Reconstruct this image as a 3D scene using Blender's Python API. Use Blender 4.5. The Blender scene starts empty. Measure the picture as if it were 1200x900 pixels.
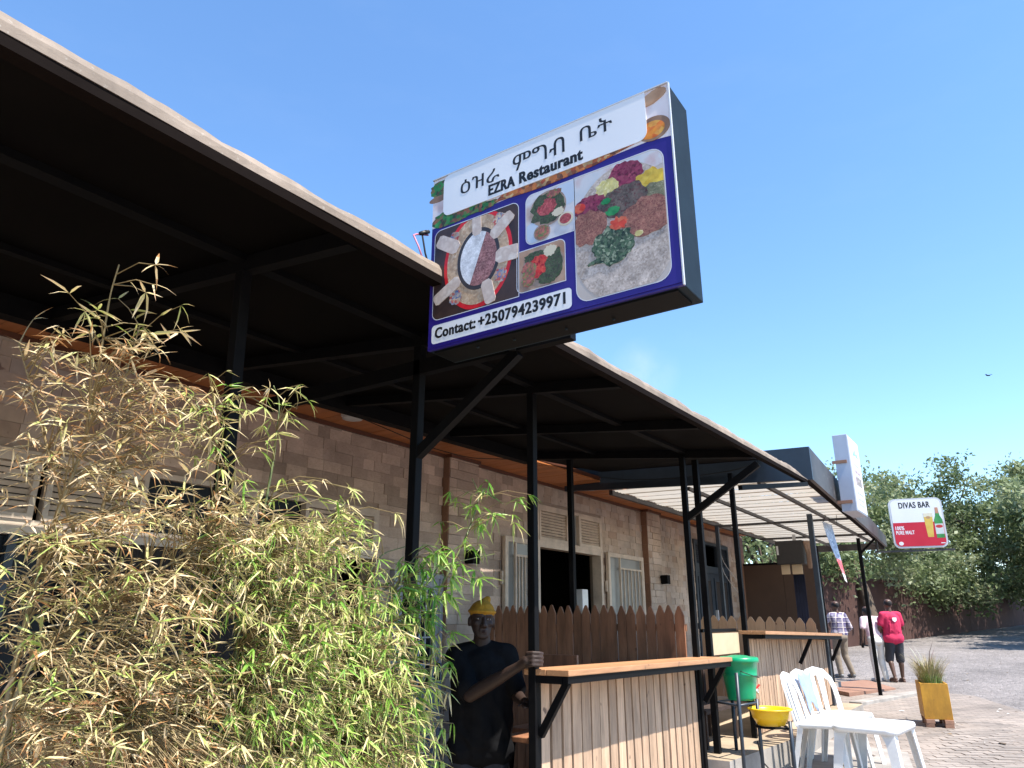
import bpy, bmesh, math, random
import numpy as np
from mathutils import Vector, Matrix, noise
random.seed(7); RNG = np.random.default_rng(11)
C = bpy.context.scene.collection
SC = bpy.context.scene

# ------------------------------------------------------------------ camera, sky, sun, exposure
cam = bpy.data.cameras.new('camera'); cam_o = bpy.data.objects.new('camera', cam); C.objects.link(cam_o)
cam.lens = 25.59; cam.sensor_width = 36; cam.sensor_fit = 'HORIZONTAL'
cam.clip_start = 0.05; cam.clip_end = 3000
cam_o.location = (0, 0, 1.55)
cam_o.rotation_euler = (math.radians(90 + 18.05), 0, math.radians(34.4 - 90))
SC.camera = cam_o
SUN = Vector((-0.06, -0.54, 1.0)).normalized()
w = bpy.data.worlds.new('World'); SC.world = w; w.use_nodes = True
nt = w.node_tree; bg = nt.nodes['Background']
WISP = (0.868, 0.378, 0.32)
sky = nt.nodes.new('ShaderNodeTexSky'); sky.sky_type = 'NISHITA'; sky.sun_disc = False
sky.sun_elevation = math.asin(SUN.z); sky.sun_rotation = math.atan2(SUN.x, SUN.y)
sky.altitude = 0; sky.air_density = 1.0; sky.dust_density = 0.0; sky.ozone_density = 3.5
hs = nt.nodes.new('ShaderNodeHueSaturation'); hs.inputs['Saturation'].default_value = 1.1; hs.inputs['Hue'].default_value = 0.499; hs.inputs['Value'].default_value = 1.0
nt.links.new(sky.outputs[0], hs.inputs['Color']); tcw = nt.nodes.new('ShaderNodeTexCoord'); mpw = nt.nodes.new('ShaderNodeMapping'); mpw.inputs['Scale'].default_value = (5, 5, 16); mpw.inputs['Location'].default_value = (.3, .2, .1)
nt.links.new(tcw.outputs['Generated'], mpw.inputs[0]); nzw = nt.nodes.new('ShaderNodeTexNoise'); nzw.inputs['Scale'].default_value = 1.6; nzw.inputs['Detail'].default_value = 7; nzw.inputs['Roughness'].default_value = .6
nt.links.new(mpw.outputs[0], nzw.inputs['Vector']); mrw = nt.nodes.new('ShaderNodeMapRange'); mrw.inputs['From Min'].default_value = .5; mrw.inputs['From Max'].default_value = .95; mrw.inputs['To Max'].default_value = .03
nt.links.new(nzw.outputs['Fac'], mrw.inputs[0])
dst = nt.nodes.new('ShaderNodeVectorMath'); dst.operation = 'DISTANCE'; nt.links.new(tcw.outputs['Generated'], dst.inputs[0]); dst.inputs[1].default_value = WISP
mr3 = nt.nodes.new('ShaderNodeMapRange'); mr3.inputs['From Min'].default_value = .05; mr3.inputs['From Max'].default_value = 0; mr3.inputs['To Max'].default_value = 1; nt.links.new(dst.outputs['Value'], mr3.inputs[0])
mlw = nt.nodes.new('ShaderNodeMath'); mlw.operation = 'MULTIPLY'; nz4 = nt.nodes.new('ShaderNodeTexNoise'); nz4.inputs['Scale'].default_value = 15; nz4.inputs['Detail'].default_value = 6; nt.links.new(tcw.outputs['Generated'], nz4.inputs['Vector'])
mr4 = nt.nodes.new('ShaderNodeMapRange'); mr4.inputs['From Min'].default_value = .4; mr4.inputs['From Max'].default_value = .75; mr4.inputs['To Max'].default_value = .45; nt.links.new(nz4.outputs['Fac'], mr4.inputs[0])
nt.links.new(mr3.outputs[0], mlw.inputs[0]); nt.links.new(mr4.outputs[0], mlw.inputs[1])
adw = nt.nodes.new('ShaderNodeMath'); adw.operation = 'ADD'; nt.links.new(mlw.outputs[0], adw.inputs[0]); nt.links.new(mrw.outputs[0], adw.inputs[1]); adw.use_clamp = True
mxw = nt.nodes.new('ShaderNodeMixRGB'); mxw.inputs[2].default_value = (3.2, 3.6, 4.1, 1); nt.links.new(adw.outputs[0], mxw.inputs[0]); nt.links.new(hs.outputs[0], mxw.inputs[1])
nt.links.new(mxw.outputs[0], bg.inputs['Color']); bg.inputs['Strength'].default_value = 0.15
sl = bpy.data.lights.new('sun', 'SUN'); so = bpy.data.objects.new('sun', sl); C.objects.link(so)
sl.energy = 4.6; sl.angle = math.radians(0.5); sl.color = (1.0, 0.95, 0.87)
so.rotation_euler = SUN.to_track_quat('Z', 'Y').to_euler()
SC.view_settings.view_transform = 'Standard'; SC.view_settings.look = 'None'
SC.view_settings.exposure = 1.14; SC.view_settings.gamma = 1.0

# ------------------------------------------------------------------ helpers
ORG = {}
def org(o): return ORG.get(o.name, Vector((0, 0, 0)))
def tag(o, label=None, cat=None, group=None, kind=None):
    if label: o['label'] = label
    if cat: o['category'] = cat
    if group: o['group'] = group
    if kind: o['kind'] = kind
    return o
def thing(name, label, cat, loc=(0, 0, 0), group=None):
    o = bpy.data.objects.new(name, None); C.objects.link(o); o.location = loc
    o.empty_display_size = 0.1
    ORG[o.name] = Vector(loc)
    return tag(o, label, cat, group)

class MB:
    def __init__(s): s.v = []; s.f = []; s.m = []; s.s = []
    def add(s, vs, fs, mat=0, smooth=False):
        b = len(s.v); s.v += [tuple(v) for v in vs]
        for f in fs: s.f.append([b + i for i in f]); s.m.append(mat); s.s.append(smooth)
        return s
    def box(s, c, d, rot=None, mat=0):
        x, y, z = d[0] / 2, d[1] / 2, d[2] / 2
        vs = [Vector(p) for p in ((-x,-y,-z),(x,-y,-z),(x,y,-z),(-x,y,-z),(-x,-y,z),(x,-y,z),(x,y,z),(-x,y,z))]
        if rot is not None: vs = [rot @ v for v in vs]
        c = Vector(c)
        return s.add([v + c for v in vs], [(0,3,2,1),(4,5,6,7),(0,1,5,4),(1,2,6,5),(2,3,7,6),(3,0,4,7)], mat)
    def span(s, a, b, mat=0):
        c = [(a[i] + b[i]) / 2 for i in range(3)]; return s.box(c, [abs(b[i] - a[i]) for i in range(3)], None, mat)
    def bar(s, p0, p1, w, h=None, up=(0, 0, 1), mat=0):
        h = h or w; p0 = Vector(p0); p1 = Vector(p1); d = (p1 - p0); L = d.length; d.normalize()
        u = Vector(up)
        if abs(u.dot(d)) > .98: u = Vector((1, 0, 0))
        r = d.cross(u).normalized(); u = r.cross(d).normalized()
        R = Matrix((r, d, u)).transposed()
        return s.box((p0 + p1) / 2, (w, L, h), R, mat)
    def tube(s, pts, r, n=8, mat=0, cap=True, smooth=True):
        pts = [Vector(p) for p in pts]; rs = r if isinstance(r, (list, tuple)) else [r] * len(pts)
        vs = []; fs = []; u = None
        for i, p in enumerate(pts):
            d = (pts[min(i + 1, len(pts) - 1)] - pts[max(i - 1, 0)]).normalized()
            if u is None:
                a = Vector((0, 0, 1)) if abs(d.z) < .9 else Vector((1, 0, 0)); u = d.cross(a).normalized()
            else: u = (u - d * u.dot(d)).normalized()
            v = d.cross(u)
            for k in range(n):
                t = 2 * math.pi * k / n; vs.append(p + (u * math.cos(t) + v * math.sin(t)) * rs[i])
        for i in range(len(pts) - 1):
            for k in range(n):
                k2 = (k + 1) % n; fs.append((i*n+k, i*n+k2, (i+1)*n+k2, (i+1)*n+k))
        if cap: fs.append(tuple(range(n))[::-1]); fs.append(tuple((len(pts)-1)*n + k for k in range(n)))
        return s.add(vs, fs, mat, smooth)
    def lathe(s, prof, c=(0, 0, 0), n=24, mat=0, sx=1, sy=1, R=None, smooth=True):
        vs = []; fs = []; c = Vector(c)
        for (r, z) in prof:
            for k in range(n):
                t = 2 * math.pi * k / n; p = Vector((r * math.cos(t) * sx, r * math.sin(t) * sy, z))
                if R is not None: p = R @ p
                vs.append(p + c)
        for i in range(len(prof) - 1):
            for k in range(n):
                k2 = (k + 1) % n; fs.append((i*n+k, i*n+k2, (i+1)*n+k2, (i+1)*n+k))
        if prof[0][0] > 1e-4: fs.append(tuple(range(n))[::-1])
        if prof[-1][0] > 1e-4: fs.append(tuple((len(prof)-1)*n + k for k in range(n)))
        return s.add(vs, fs, mat, smooth)
    def ell(s, c, r, R=None, n=16, m=10, mat=0):
        prof = [(math.sin(math.pi * i / m), -math.cos(math.pi * i / m)) for i in range(m + 1)]
        vs = []; fs = []; c = Vector(c)
        for (q, z) in prof:
            for k in range(n):
                t = 2 * math.pi * k / n; p = Vector((max(q, .001) * math.cos(t) * r[0], max(q, .001) * math.sin(t) * r[1], z * r[2]))
                if R is not None: p = R @ p
                vs.append(p + c)
        for i in range(m):
            for k in range(n):
                k2 = (k + 1) % n; fs.append((i*n+k, i*n+k2, (i+1)*n+k2, (i+1)*n+k))
        fs.append(tuple(range(n))[::-1]); fs.append(tuple(m*n + k for k in range(n)))
        return s.add(vs, fs, mat, True)
    def prism(s, poly, fn, d0, d1, mat=0):
        n = len(poly); vs = [fn(a, b, d0) for a, b in poly] + [fn(a, b, d1) for a, b in poly]
        fs = [tuple(range(n))[::-1], tuple(range(n, 2 * n))] + [(i, (i+1) % n, n + (i+1) % n, n + i) for i in range(n)]
        return s.add(vs, fs, mat)
    def mesh(s, name, mats, off=Vector((0, 0, 0))):
        me = bpy.data.meshes.new(name); off = Vector(off)
        me.from_pydata([tuple(Vector(v) - off) for v in s.v], [], s.f)
        for m in (mats if isinstance(mats, (list, tuple)) else [mats]): me.materials.append(m)
        me.polygons.foreach_set('material_index', s.m); me.polygons.foreach_set('use_smooth', s.s); me.update()
        return me
    def build(s, name, mats, parent=None, origin=None, bevel=0, fixn=False):
        o0 = org(parent) if parent is not None else Vector(origin or (0, 0, 0))
        me = s.mesh(name, mats, o0)
        if fixn:
            bm = bmesh.new(); bm.from_mesh(me); bmesh.ops.recalc_face_normals(bm, faces=bm.faces); bm.to_mesh(me); bm.free()
        return put(name, me, parent, origin, o0, bevel)
def put(name, me, parent=None, origin=None, o0=Vector((0, 0, 0)), bevel=0):
    o = bpy.data.objects.new(name, me); C.objects.link(o)
    if parent is not None: o.parent = parent
    elif origin is not None: o.location = origin
    ORG[o.name] = Vector(o0)
    if bevel:
        b = o.modifiers.new('edge', 'BEVEL'); b.width = bevel; b.segments = 2; b.limit_method = 'ANGLE'
    return o
def inst(name, me, parent, loc, rot=(0, 0, 0), scale=(1, 1, 1), bevel=0):
    """a copy sharing mesh data: loc is a world position"""
    o = bpy.data.objects.new(name, me); C.objects.link(o); o.parent = parent
    o.location = Vector(loc) - org(parent); o.rotation_euler = rot; o.scale = scale
    ORG[o.name] = Vector(loc)
    if bevel:
        b = o.modifiers.new('edge', 'BEVEL'); b.width = bevel; b.segments = 1; b.limit_method = 'ANGLE'
    return o
def copy_tree(o, parent=None):
    c = o.copy(); C.objects.link(c); c.parent = parent; ORG[c.name] = ORG.get(o.name, Vector((0, 0, 0)))
    for ch in list(o.children): copy_tree(ch, c)
    return c

# ------------------------------------------------------------------ materials
def grime(m, scale=.9, lo=.62, hi=1.12, stretch=(1, 1, 1)):
    t = m.node_tree; N = t.nodes; L = t.links; b = N['Principled BSDF']; g = N.new('ShaderNodeNewGeometry'); mp = N.new('ShaderNodeMapping'); mp.inputs['Scale'].default_value = stretch
    L.new(g.outputs['Position'], mp.inputs[0]); n = N.new('ShaderNodeTexNoise'); n.inputs['Scale'].default_value = scale; n.inputs['Detail'].default_value = 6; n.inputs['Roughness'].default_value = .65; L.new(mp.outputs[0], n.inputs['Vector'])
    mr = N.new('ShaderNodeMapRange'); mr.inputs['From Min'].default_value = .35; mr.inputs['From Max'].default_value = .62; mr.inputs['To Min'].default_value = lo; mr.inputs['To Max'].default_value = hi; L.new(n.outputs['Fac'], mr.inputs[0])
    hs = N.new('ShaderNodeHueSaturation'); src = b.inputs['Base Color'].links[0].from_socket; L.new(src, hs.inputs['Color']); L.new(mr.outputs[0], hs.inputs['Value']); L.new(hs.outputs[0], b.inputs['Base Color']); return m
def pbr(name, c1, c2=None, scale=4.0, rough=0.6, bump=0.0, stretch=(1, 1, 1), rand=0.0, metal=0.0, spec=0.5,
        detail=5, bscale=None, speck=None, rlo=None):
    m = bpy.data.materials.new(name); m.use_nodes = True; t = m.node_tree; N = t.nodes; L = t.links
    b = N['Principled BSDF']; b.inputs['Roughness'].default_value = rough; b.inputs['Metallic'].default_value = metal
    b.inputs['Specular IOR Level'].default_value = spec
    tc = N.new('ShaderNodeTexCoord'); mp = N.new('ShaderNodeMapping'); mp.inputs['Scale'].default_value = stretch
    oi = N.new('ShaderNodeObjectInfo'); ad = N.new('ShaderNodeVectorMath'); ad.operation = 'MULTIPLY_ADD'
    cb = N.new('ShaderNodeCombineXYZ')
    for k in range(3): L.new(oi.outputs['Random'], cb.inputs[k])
    ad.inputs[1].default_value = (37, 53, 71); L.new(cb.outputs[0], ad.inputs[0]); L.new(tc.outputs['Object'], ad.inputs[2])
    L.new(ad.outputs[0], mp.inputs[0])
    nz = N.new('ShaderNodeTexNoise'); nz.inputs['Scale'].default_value = scale; nz.inputs['Detail'].default_value = detail
    nz.inputs['Roughness'].default_value = 0.62
    L.new(mp.outputs[0], nz.inputs['Vector'])
    c2 = c2 or tuple(x * .75 for x in c1)
    rp = N.new('ShaderNodeValToRGB'); rp.color_ramp.elements[0].position = .3; rp.color_ramp.elements[1].position = .7
    rp.color_ramp.elements[0].color = (*c1, 1); rp.color_ramp.elements[1].color = (*c2, 1)
    L.new(nz.outputs['Fac'], rp.inputs[0]); out = rp.outputs[0]
    if speck:
        vz = N.new('ShaderNodeTexNoise'); vz.inputs['Scale'].default_value = speck[1]; vz.inputs['Detail'].default_value = 2
        L.new(ad.outputs[0], vz.inputs['Vector'])
        r2 = N.new('ShaderNodeValToRGB'); r2.color_ramp.elements[0].position = speck[2]; r2.color_ramp.elements[1].position = speck[2] + .06
        r2.color_ramp.elements[0].color = (0, 0, 0, 1); r2.color_ramp.elements[1].color = (1, 1, 1, 1)
        L.new(vz.outputs['Fac'], r2.inputs[0])
        mx = N.new('ShaderNodeMixRGB'); mx.inputs[2].default_value = (*speck[0], 1); L.new(r2.outputs[0], mx.inputs[0]); L.new(out, mx.inputs[1]); out = mx.outputs[0]
    if rand:
        ma = N.new('ShaderNodeMath'); ma.operation = 'MULTIPLY_ADD'; L.new(oi.outputs['Random'], ma.inputs[0])
        ma.inputs[1].default_value = 2 * rand; ma.inputs[2].default_value = 1 - rand
        hs = N.new('ShaderNodeHueSaturation'); L.new(ma.outputs[0], hs.inputs['Value']); L.new(out, hs.inputs['Color']); out = hs.outputs[0]
    L.new(out, b.inputs['Base Color'])
    if rlo is not None:
        mr = N.new('ShaderNodeMapRange'); mr.inputs['To Min'].default_value = rlo; mr.inputs['To Max'].default_value = rough
        L.new(nz.outputs['Fac'], mr.inputs[0]); L.new(mr.outputs[0], b.inputs['Roughness'])
    if bump:
        bn = N.new('ShaderNodeBump'); bn.inputs['Strength'].default_value = bump; bn.inputs['Distance'].default_value = 0.01
        if bscale:
            n2 = N.new('ShaderNodeTexNoise'); n2.inputs['Scale'].default_value = bscale; n2.inputs['Detail'].default_value = 4
            L.new(mp.outputs[0], n2.inputs['Vector']); L.new(n2.outputs['Fac'], bn.inputs['Height'])
        else: L.new(nz.outputs['Fac'], bn.inputs['Height'])
        L.new(bn.outputs[0], b.inputs['Normal'])
    return m
M = {}
M['black'] = pbr('black_painted_steel', (.004, .004, .005), (.007, .0065, .0065), 14, .65, .08, rlo=.52, spec=.09)
M['blackblue'] = pbr('blue_grey_painted_steel', (.026, .038, .055), (.018, .027, .04), 6, .42, .05)
M['sheet'] = pbr('dark_roof_sheet', (.003, .0024, .0022), (.005, .004, .0036), 2.5, .7, .1, spec=.06)
M['tarp'] = pbr('beige_tarpaulin_edge', (.285, .225, .175), (.22, .168, .128), 7, .85, .3, (1, 1, 3), speck=((.32, .27, .22), 60, .66))
M['lip'] = pbr('brown_edge_lip', (.009, .006, .005), (.007, .0045, .0038), 9, .9, .3, spec=.05)
M['fascia'] = pbr('dark_metal_fascia', (.034, .03, .03), (.048, .042, .04), 5, .5, .08, (1, 1, 2), speck=((.13, .12, .12), 14, .66))
M['tile'] = pbr('travertine_wall_tile', (.55, .425, .34), (.46, .345, .27), 7, .8, .3, rand=.26, spec=.3, speck=((.25, .16, .12), 16, .67))
M['grout'] = pbr('wall_grout', (.38, .29, .225), (.32, .24, .185), 20, .9, .2)
M['tilebrown'] = pbr('brown_corner_tile', (.26, .14, .085), (.2, .1, .06), 10, .75, .2, rand=.12)
M['soffit'] = pbr('orange_brown_timber_board', (.52, .19, .06), (.43, .145, .045), 3, .5, .1, (8, 1, 8), rand=.12)
M['soffitdark'] = pbr('dark_brown_trim', (.12, .042, .02), (.09, .03, .015), 6, .5, .1)
M['cream'] = pbr('cream_painted_metal', (.66, .54, .42), (.58, .46, .36), 8, .5, .06)
M['slat'] = pbr('weathered_pale_slat', (.54, .365, .24), (.42, .272, .175), 5, .8, .35, (9, 9, .9), rand=.18, speck=((.16, .1, .07), 9, .7))
M['slatdark'] = pbr('dark_wood_backing', (.05, .028, .02), (.03, .018, .013), 6, .8, .2)
M['picket'] = pbr('brown_stained_picket', (.34, .155, .08), (.25, .108, .055), 5, .6, .3, (9, 9, .9), rand=.14, speck=((.13, .05, .025), 11, .7))
M['picketlight'] = pbr('tan_picket', (.6, .37, .22), (.5, .29, .165), 5, .65, .3, (9, 9, .9), rand=.12, speck=((.2, .1, .06), 11, .7))
M['top'] = pbr('varnished_plank', (.5, .26, .125), (.38, .185, .085), 4, .5, .25, (1.2, 10, 10), rand=.1, speck=((.2, .1, .06), 8, .7))
M['white'] = pbr('white_painted_metal', (.56, .565, .59), (.5, .51, .54), 8, .45, .05)
M['plastic'] = pbr('white_plastic', (.83, .83, .83), (.78, .78, .78), 5, .32, .03)
M['glass'] = pbr('dark_window_glass', (.012, .014, .018), (.018, .02, .025), 2, .3, spec=.12)
M['glassgrey'] = pbr('grey_frosted_glass', (.3, .29, .27), (.22, .22, .21), 3, .3)
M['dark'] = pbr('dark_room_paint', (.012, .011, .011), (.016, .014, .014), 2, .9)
M['curtain'] = pbr('grey_curtain', (.04, .03, .025), (.02, .016, .015), 3, .9, .4, (20, 20, .5))
M['concrete'] = pbr('terrace_screed', (.42, .325, .22), (.36, .275, .185), 3, .85, .25, speck=((.22, .17, .12), 25, .68))
M['kerb'] = pbr('grey_concrete', (.36, .325, .29), (.3, .27, .24), 5, .9, .3)
M['green'] = pbr('green_plastic', (.0, .3, .13), (.0, .25, .1), 5, .35, .02)
M['yellow'] = pbr('yellow_plastic', (.85, .52, .01), (.78, .47, .01), 5, .35, .02)
M['ochre'] = pbr('ochre_painted_box', (.6, .3, .025), (.5, .24, .02), 5, .55, .15, speck=((.36, .18, .03), 20, .7))
M['brick'] = pbr('red_brick', (.36, .2, .13), (.28, .15, .1), 14, .85, .4, rand=.2)
M['red'] = pbr('red_plastic', (.6, .02, .02), None, 5, .4)
M['paver'] = pbr('brown_grey_paver', (.29, .246, .212), (.235, .198, .17), 8, .85, .35, rand=.16, speck=((.22, .18, .15), 30, .7))
M['speaker'] = pbr('black_speaker_case', (.022, .02, .02), (.03, .027, .026), 9, .6, .1)
M['cloth'] = pbr('tan_cloth', (.3, .2, .14), (.22, .14, .1), 6, .9, .3)
M['panel'] = pbr('brown_sheet_panel', (.08, .046, .03), (.065, .036, .024), 3, .6, .1)
M['card'] = pbr('cream_board', (.58, .44, .28), (.5, .37, .23), 5, .8, .1)
M['navy'] = pbr('navy_fabric', (.018, .022, .05), (.012, .015, .035), 5, .8, .1)
M['fixture'] = pbr('white_light_fitting', (.62, .6, .58), (.56, .54, .52), 5, .4)
M['rust'] = pbr('red_earth_slab', (.3, .165, .11), (.24, .125, .085), 6, .9, .3)
M['wire'] = pbr('black_cable', (.015, .015, .015), None, 5, .5)
M['pink'] = pbr('pink_cable', (.6, .2, .28), None, 5, .5)
M['redwall'] = pbr('red_earth_wall', (.075, .032, .024), (.05, .022, .017), .8, .9, .4, speck=((.1, .05, .038), 3, .62))
M['roofred'] = pbr('red_roof_tile', (.5, .18, .1), (.4, .13, .08), 3, .8, .3)
M['plaster'] = pbr('house_plaster', (.5, .36, .27), (.42, .3, .22), 2, .9, .1)

grime(M['tile'], 1.1, .7, 1.1); grime(M['tarp'], 3.0, .62, 1.15, (1, 1, .3)); grime(M['concrete'], 1.5, .7, 1.1); grime(M['kerb'], 2, .65, 1.1); grime(M['paver'], 1.2, .68, 1.12); grime(M['plastic'], 5, .86, 1.0); grime(M['ochre'], 6, .7, 1.08, (1, 1, .4)); grime(M['slat'], 3, .6, 1.1, (3, 3, .5)); grime(M['fascia'], 3, .6, 1.4, (1, 1, .4)); grime(M['cream'], 4, .75, 1.05); grime(M['picket'], 4, .65, 1.1, (3, 3, .5))

# ------------------------------------------------------------------ ground
def gz(x, y):
    """height of the street surface: rises gently away along the facade"""
    def ss(a, b, t): t = min(max((t - a) / (b - a), 0), 1); return t * t * (3 - 2 * t)
    z = .02 + .2 * ss(3.0, 7.2, x) + .08 * ss(8.6, 11, x)
    if x > 19: z += (x - 19) * .0365 if x < 60 else 41 * .0365
    return z
def ground():
    xs = list(np.concatenate([np.linspace(-60, 2, 14), np.linspace(2.5, 9, 27), np.linspace(9.5, 60, 60), [75, 120, 300, 900]]))
    ys = list(np.concatenate([[-900, -300, -100, -50], np.linspace(-30, 30, 41), [50, 100, 300, 900]]))
    mb = MB(); vs = [(x, y, gz(x, y)) for x in xs for y in ys]; ny = len(ys)
    mb.add(vs, [(i*ny+j, (i+1)*ny+j, (i+1)*ny+j+1, i*ny+j+1) for i in range(len(xs)-1) for j in range(ny-1)], 0, True)
    m = pbr('grey_cobble_road', (.255, .226, .212), (.21, .186, .174), 1.2, .9, .0, rand=0)
    t = m.node_tree; N = t.nodes; L = t.links; b = N['Principled BSDF']
    tc = N.new('ShaderNodeTexCoord'); vo = N.new('ShaderNodeTexVoronoi'); vo.inputs['Scale'].default_value = 11
    L.new(tc.outputs['Object'], vo.inputs['Vector'])
    hs = N.new('ShaderNodeHueSaturation'); src = b.inputs['Base Color'].links[0].from_socket
    sp = N.new('ShaderNodeSeparateColor'); L.new(vo.outputs['Color'], sp.inputs[0])
    mr = N.new('ShaderNodeMapRange'); mr.inputs['To Min'].default_value = .8; mr.inputs['To Max'].default_value = 1.18
    L.new(sp.outputs[0], mr.inputs[0]); L.new(mr.outputs[0], hs.inputs['Value']); L.new(src, hs.inputs['Color']); L.new(hs.outputs[0], b.inputs['Base Color'])
    v2 = N.new('ShaderNodeTexVoronoi'); v2.inputs['Scale'].default_value = 11; v2.feature = 'DISTANCE_TO_EDGE'; L.new(tc.outputs['Object'], v2.inputs['Vector'])
    mr2 = N.new('ShaderNodeMapRange'); mr2.inputs['From Max'].default_value = .12; L.new(v2.outputs['Distance'], mr2.inputs[0])
    bn = N.new('ShaderNodeBump'); bn.inputs['Strength'].default_value = .8; bn.inputs['Distance'].default_value = .02
    L.new(mr2.outputs[0], bn.inputs['Height']); L.new(bn.outputs[0], b.inputs['Normal'])
    grime(m, .45, .78, 1.1); tag(mb.build('ground', m), kind='structure')
ground()

def sheet(name, poly, dz, mat, step=.4):
    """paved sheet following the ground: triangulated grid clipped to a polygon"""
    bm = bmesh.new(); bm.faces.new([bm.verts.new((x, y, 0)) for x, y in poly])
    for axis in (0, 1):
        lo = min(p[axis] for p in poly); hi = max(p[axis] for p in poly); k = lo + step
        while k < hi:
            co = [0, 0, 0]; co[axis] = k; no = [0, 0, 0]; no[axis] = 1
            bmesh.ops.bisect_plane(bm, geom=bm.verts[:] + bm.edges[:] + bm.faces[:], plane_co=co, plane_no=no); k += step
    for v in bm.verts: v.co.z = gz(v.co.x, v.co.y) + dz
    bmesh.ops.recalc_face_normals(bm, faces=bm.faces)
    if bm.faces and list(bm.faces)[0].normal.z < 0: bmesh.ops.reverse_faces(bm, faces=bm.faces)
    me = bpy.data.meshes.new(name); bm.to_mesh(me); bm.free(); me.materials.append(mat)
    o = bpy.data.objects.new(name, me); C.objects.link(o); tag(o, kind='structure'); return o
def brick_floor(name, c1, c2, mortar, sx=.22, sy=.11):
    m = pbr(name, c1, c2, 2.5, .9, .0); t = m.node_tree; N = t.nodes; L = t.links; b = N['Principled BSDF']
    tc = N.new('ShaderNodeTexCoord'); mp = N.new('ShaderNodeMapping'); mp.inputs['Rotation'].default_value = (0, 0, math.radians(62))
    L.new(tc.outputs['Object'], mp.inputs[0])
    br = N.new('ShaderNodeTexBrick'); br.inputs['Scale'].default_value = 1; br.inputs['Brick Width'].default_value = sx; br.inputs['Row Height'].default_value = sy
    br.inputs['Mortar Size'].default_value = .006; br.inputs['Color1'].default_value = (.8, .8, .8, 1); br.inputs['Color2'].default_value = (1.15, 1.12, 1.1, 1); br.inputs['Mortar'].default_value = (*mortar, 1)
    L.new(mp.outputs[0], br.inputs[0])
    mx = N.new('ShaderNodeMixRGB'); mx.blend_type = 'MULTIPLY'; mx.inputs[0].default_value = 1
    src = b.inputs['Base Color'].links[0].from_socket; L.new(src, mx.inputs[1]); L.new(br.outputs[0], mx.inputs[2]); L.new(mx.outputs[0], b.inputs['Base Color'])
    bn = N.new('ShaderNodeBump'); bn.inputs['Strength'].default_value = .6; bn.inputs['Distance'].default_value = .008; bn.invert = True
    L.new(br.outputs['Fac'], bn.inputs['Height']); L.new(bn.outputs[0], b.inputs['Normal'])
    return m
M['pave'] = grime(brick_floor('block_paving', (.3, .256, .222), (.245, .208, .18), (.55, .5, .45)), .7, .7, 1.12)
arc = [(7, -3.2), (9.5, -1.6), (11.3, -.7), (13.3, .25), (14.9, .75), (16.0, 1.12), (16.4, 1.6), (17.5, 1.95), (18.6, 2.4), (18.9, 3.2), (18.6, 4.9), (-6, 4.9), (-6, -3.2)]
pave = sheet('pavement', arc, .004, M['pave'])
apron = sheet('concrete_apron', [(-6, 2.2), (-6, 1.3), (6, 1.1), (8.2, 1.15), (9.3, 1.35), (9.6, 2.2)], .008, M['kerb'])
# the nearest paving blocks in view, each a block of its own
pv = MB(); pv.box((0, 0, 0), (.21, .1035, .03)); pvm = pv.mesh('paver', M['paver'])
a = math.radians(-62); cands = []
for i in range(-60, 60):
    for j in range(-80, 80):
        u = (i + .5 * (j % 2)) * .215; v = j * .108
        x = 10.2 + u * math.cos(a) - v * math.sin(a); y = .4 + u * math.sin(a) + v * math.cos(a)
        ang = math.degrees(math.atan2(y, x)); d = math.hypot(x, y)
        if 7.6 < x < 13 and 2.5 < ang < 12.5 and 7.9 < d < 12 and y < 1.05 - max(0, 8.6 - x) * .2: cands.append((d, x, y))
cands.sort()
for d, x, y in cands[:300]:
    inst('paver', pvm, pave, (x, y, gz(x, y) - .0085 + random.uniform(0, .003)), (random.uniform(-.006, .006), random.uniform(-.006, .006), a + random.uniform(-.02, .02)))
# terraces
mb = MB(); mb.span((-4, 2.3, -.3), (6.52, 5.0, .1)); tag(mb.build('terrace_floor', M['concrete']), kind='structure')
mb = MB(); PL_ = [(6.524, 2.29), (7.95, 2.18), (11.9, 2.2), (11.9, 3.3), (16, 3.3), (16, 5), (6.524, 5)]; n = len(PL_)
mb.add([(x, y, -.3) for x, y in PL_] + [(x, y, .45) for x, y in PL_], [tuple(range(n))[::-1], tuple(range(n, 2 * n))], 0); mb.add(mb.v[:2 * n], [(i, (i + 1) % n, n + (i + 1) % n, n + i) for i in range(n)], 1)
tag(mb.build('upper_terrace_floor', [M['concrete'], M['kerb']]), kind='structure')

# ------------------------------------------------------------------ restaurant building
YW = 5.0
bld = thing('restaurant_building', 'single-storey restaurant clad in pale stone tiles behind the dark awnings', 'building', (6, YW, 0))
ops = [(1.3, 3.95, .55, 2.06), (1.3, 5.04, 2.14, 2.56), (3.95, 4.72, .5, 2.06), (5.28, 6.16, .1, 2.0), (7.86, 9.56, .45, 2.49), (7.84, 9.58, 2.5, 2.97), (13.2, 15.1, .45, 3.0)]
ops_cut = [(1.3, 5.04, .5, 2.56), (5.25, 5.99, .1, 2.02), (7.83, 9.59, .45, 2.98), (13.2, 15.1, .45, 3.0)]
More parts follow.
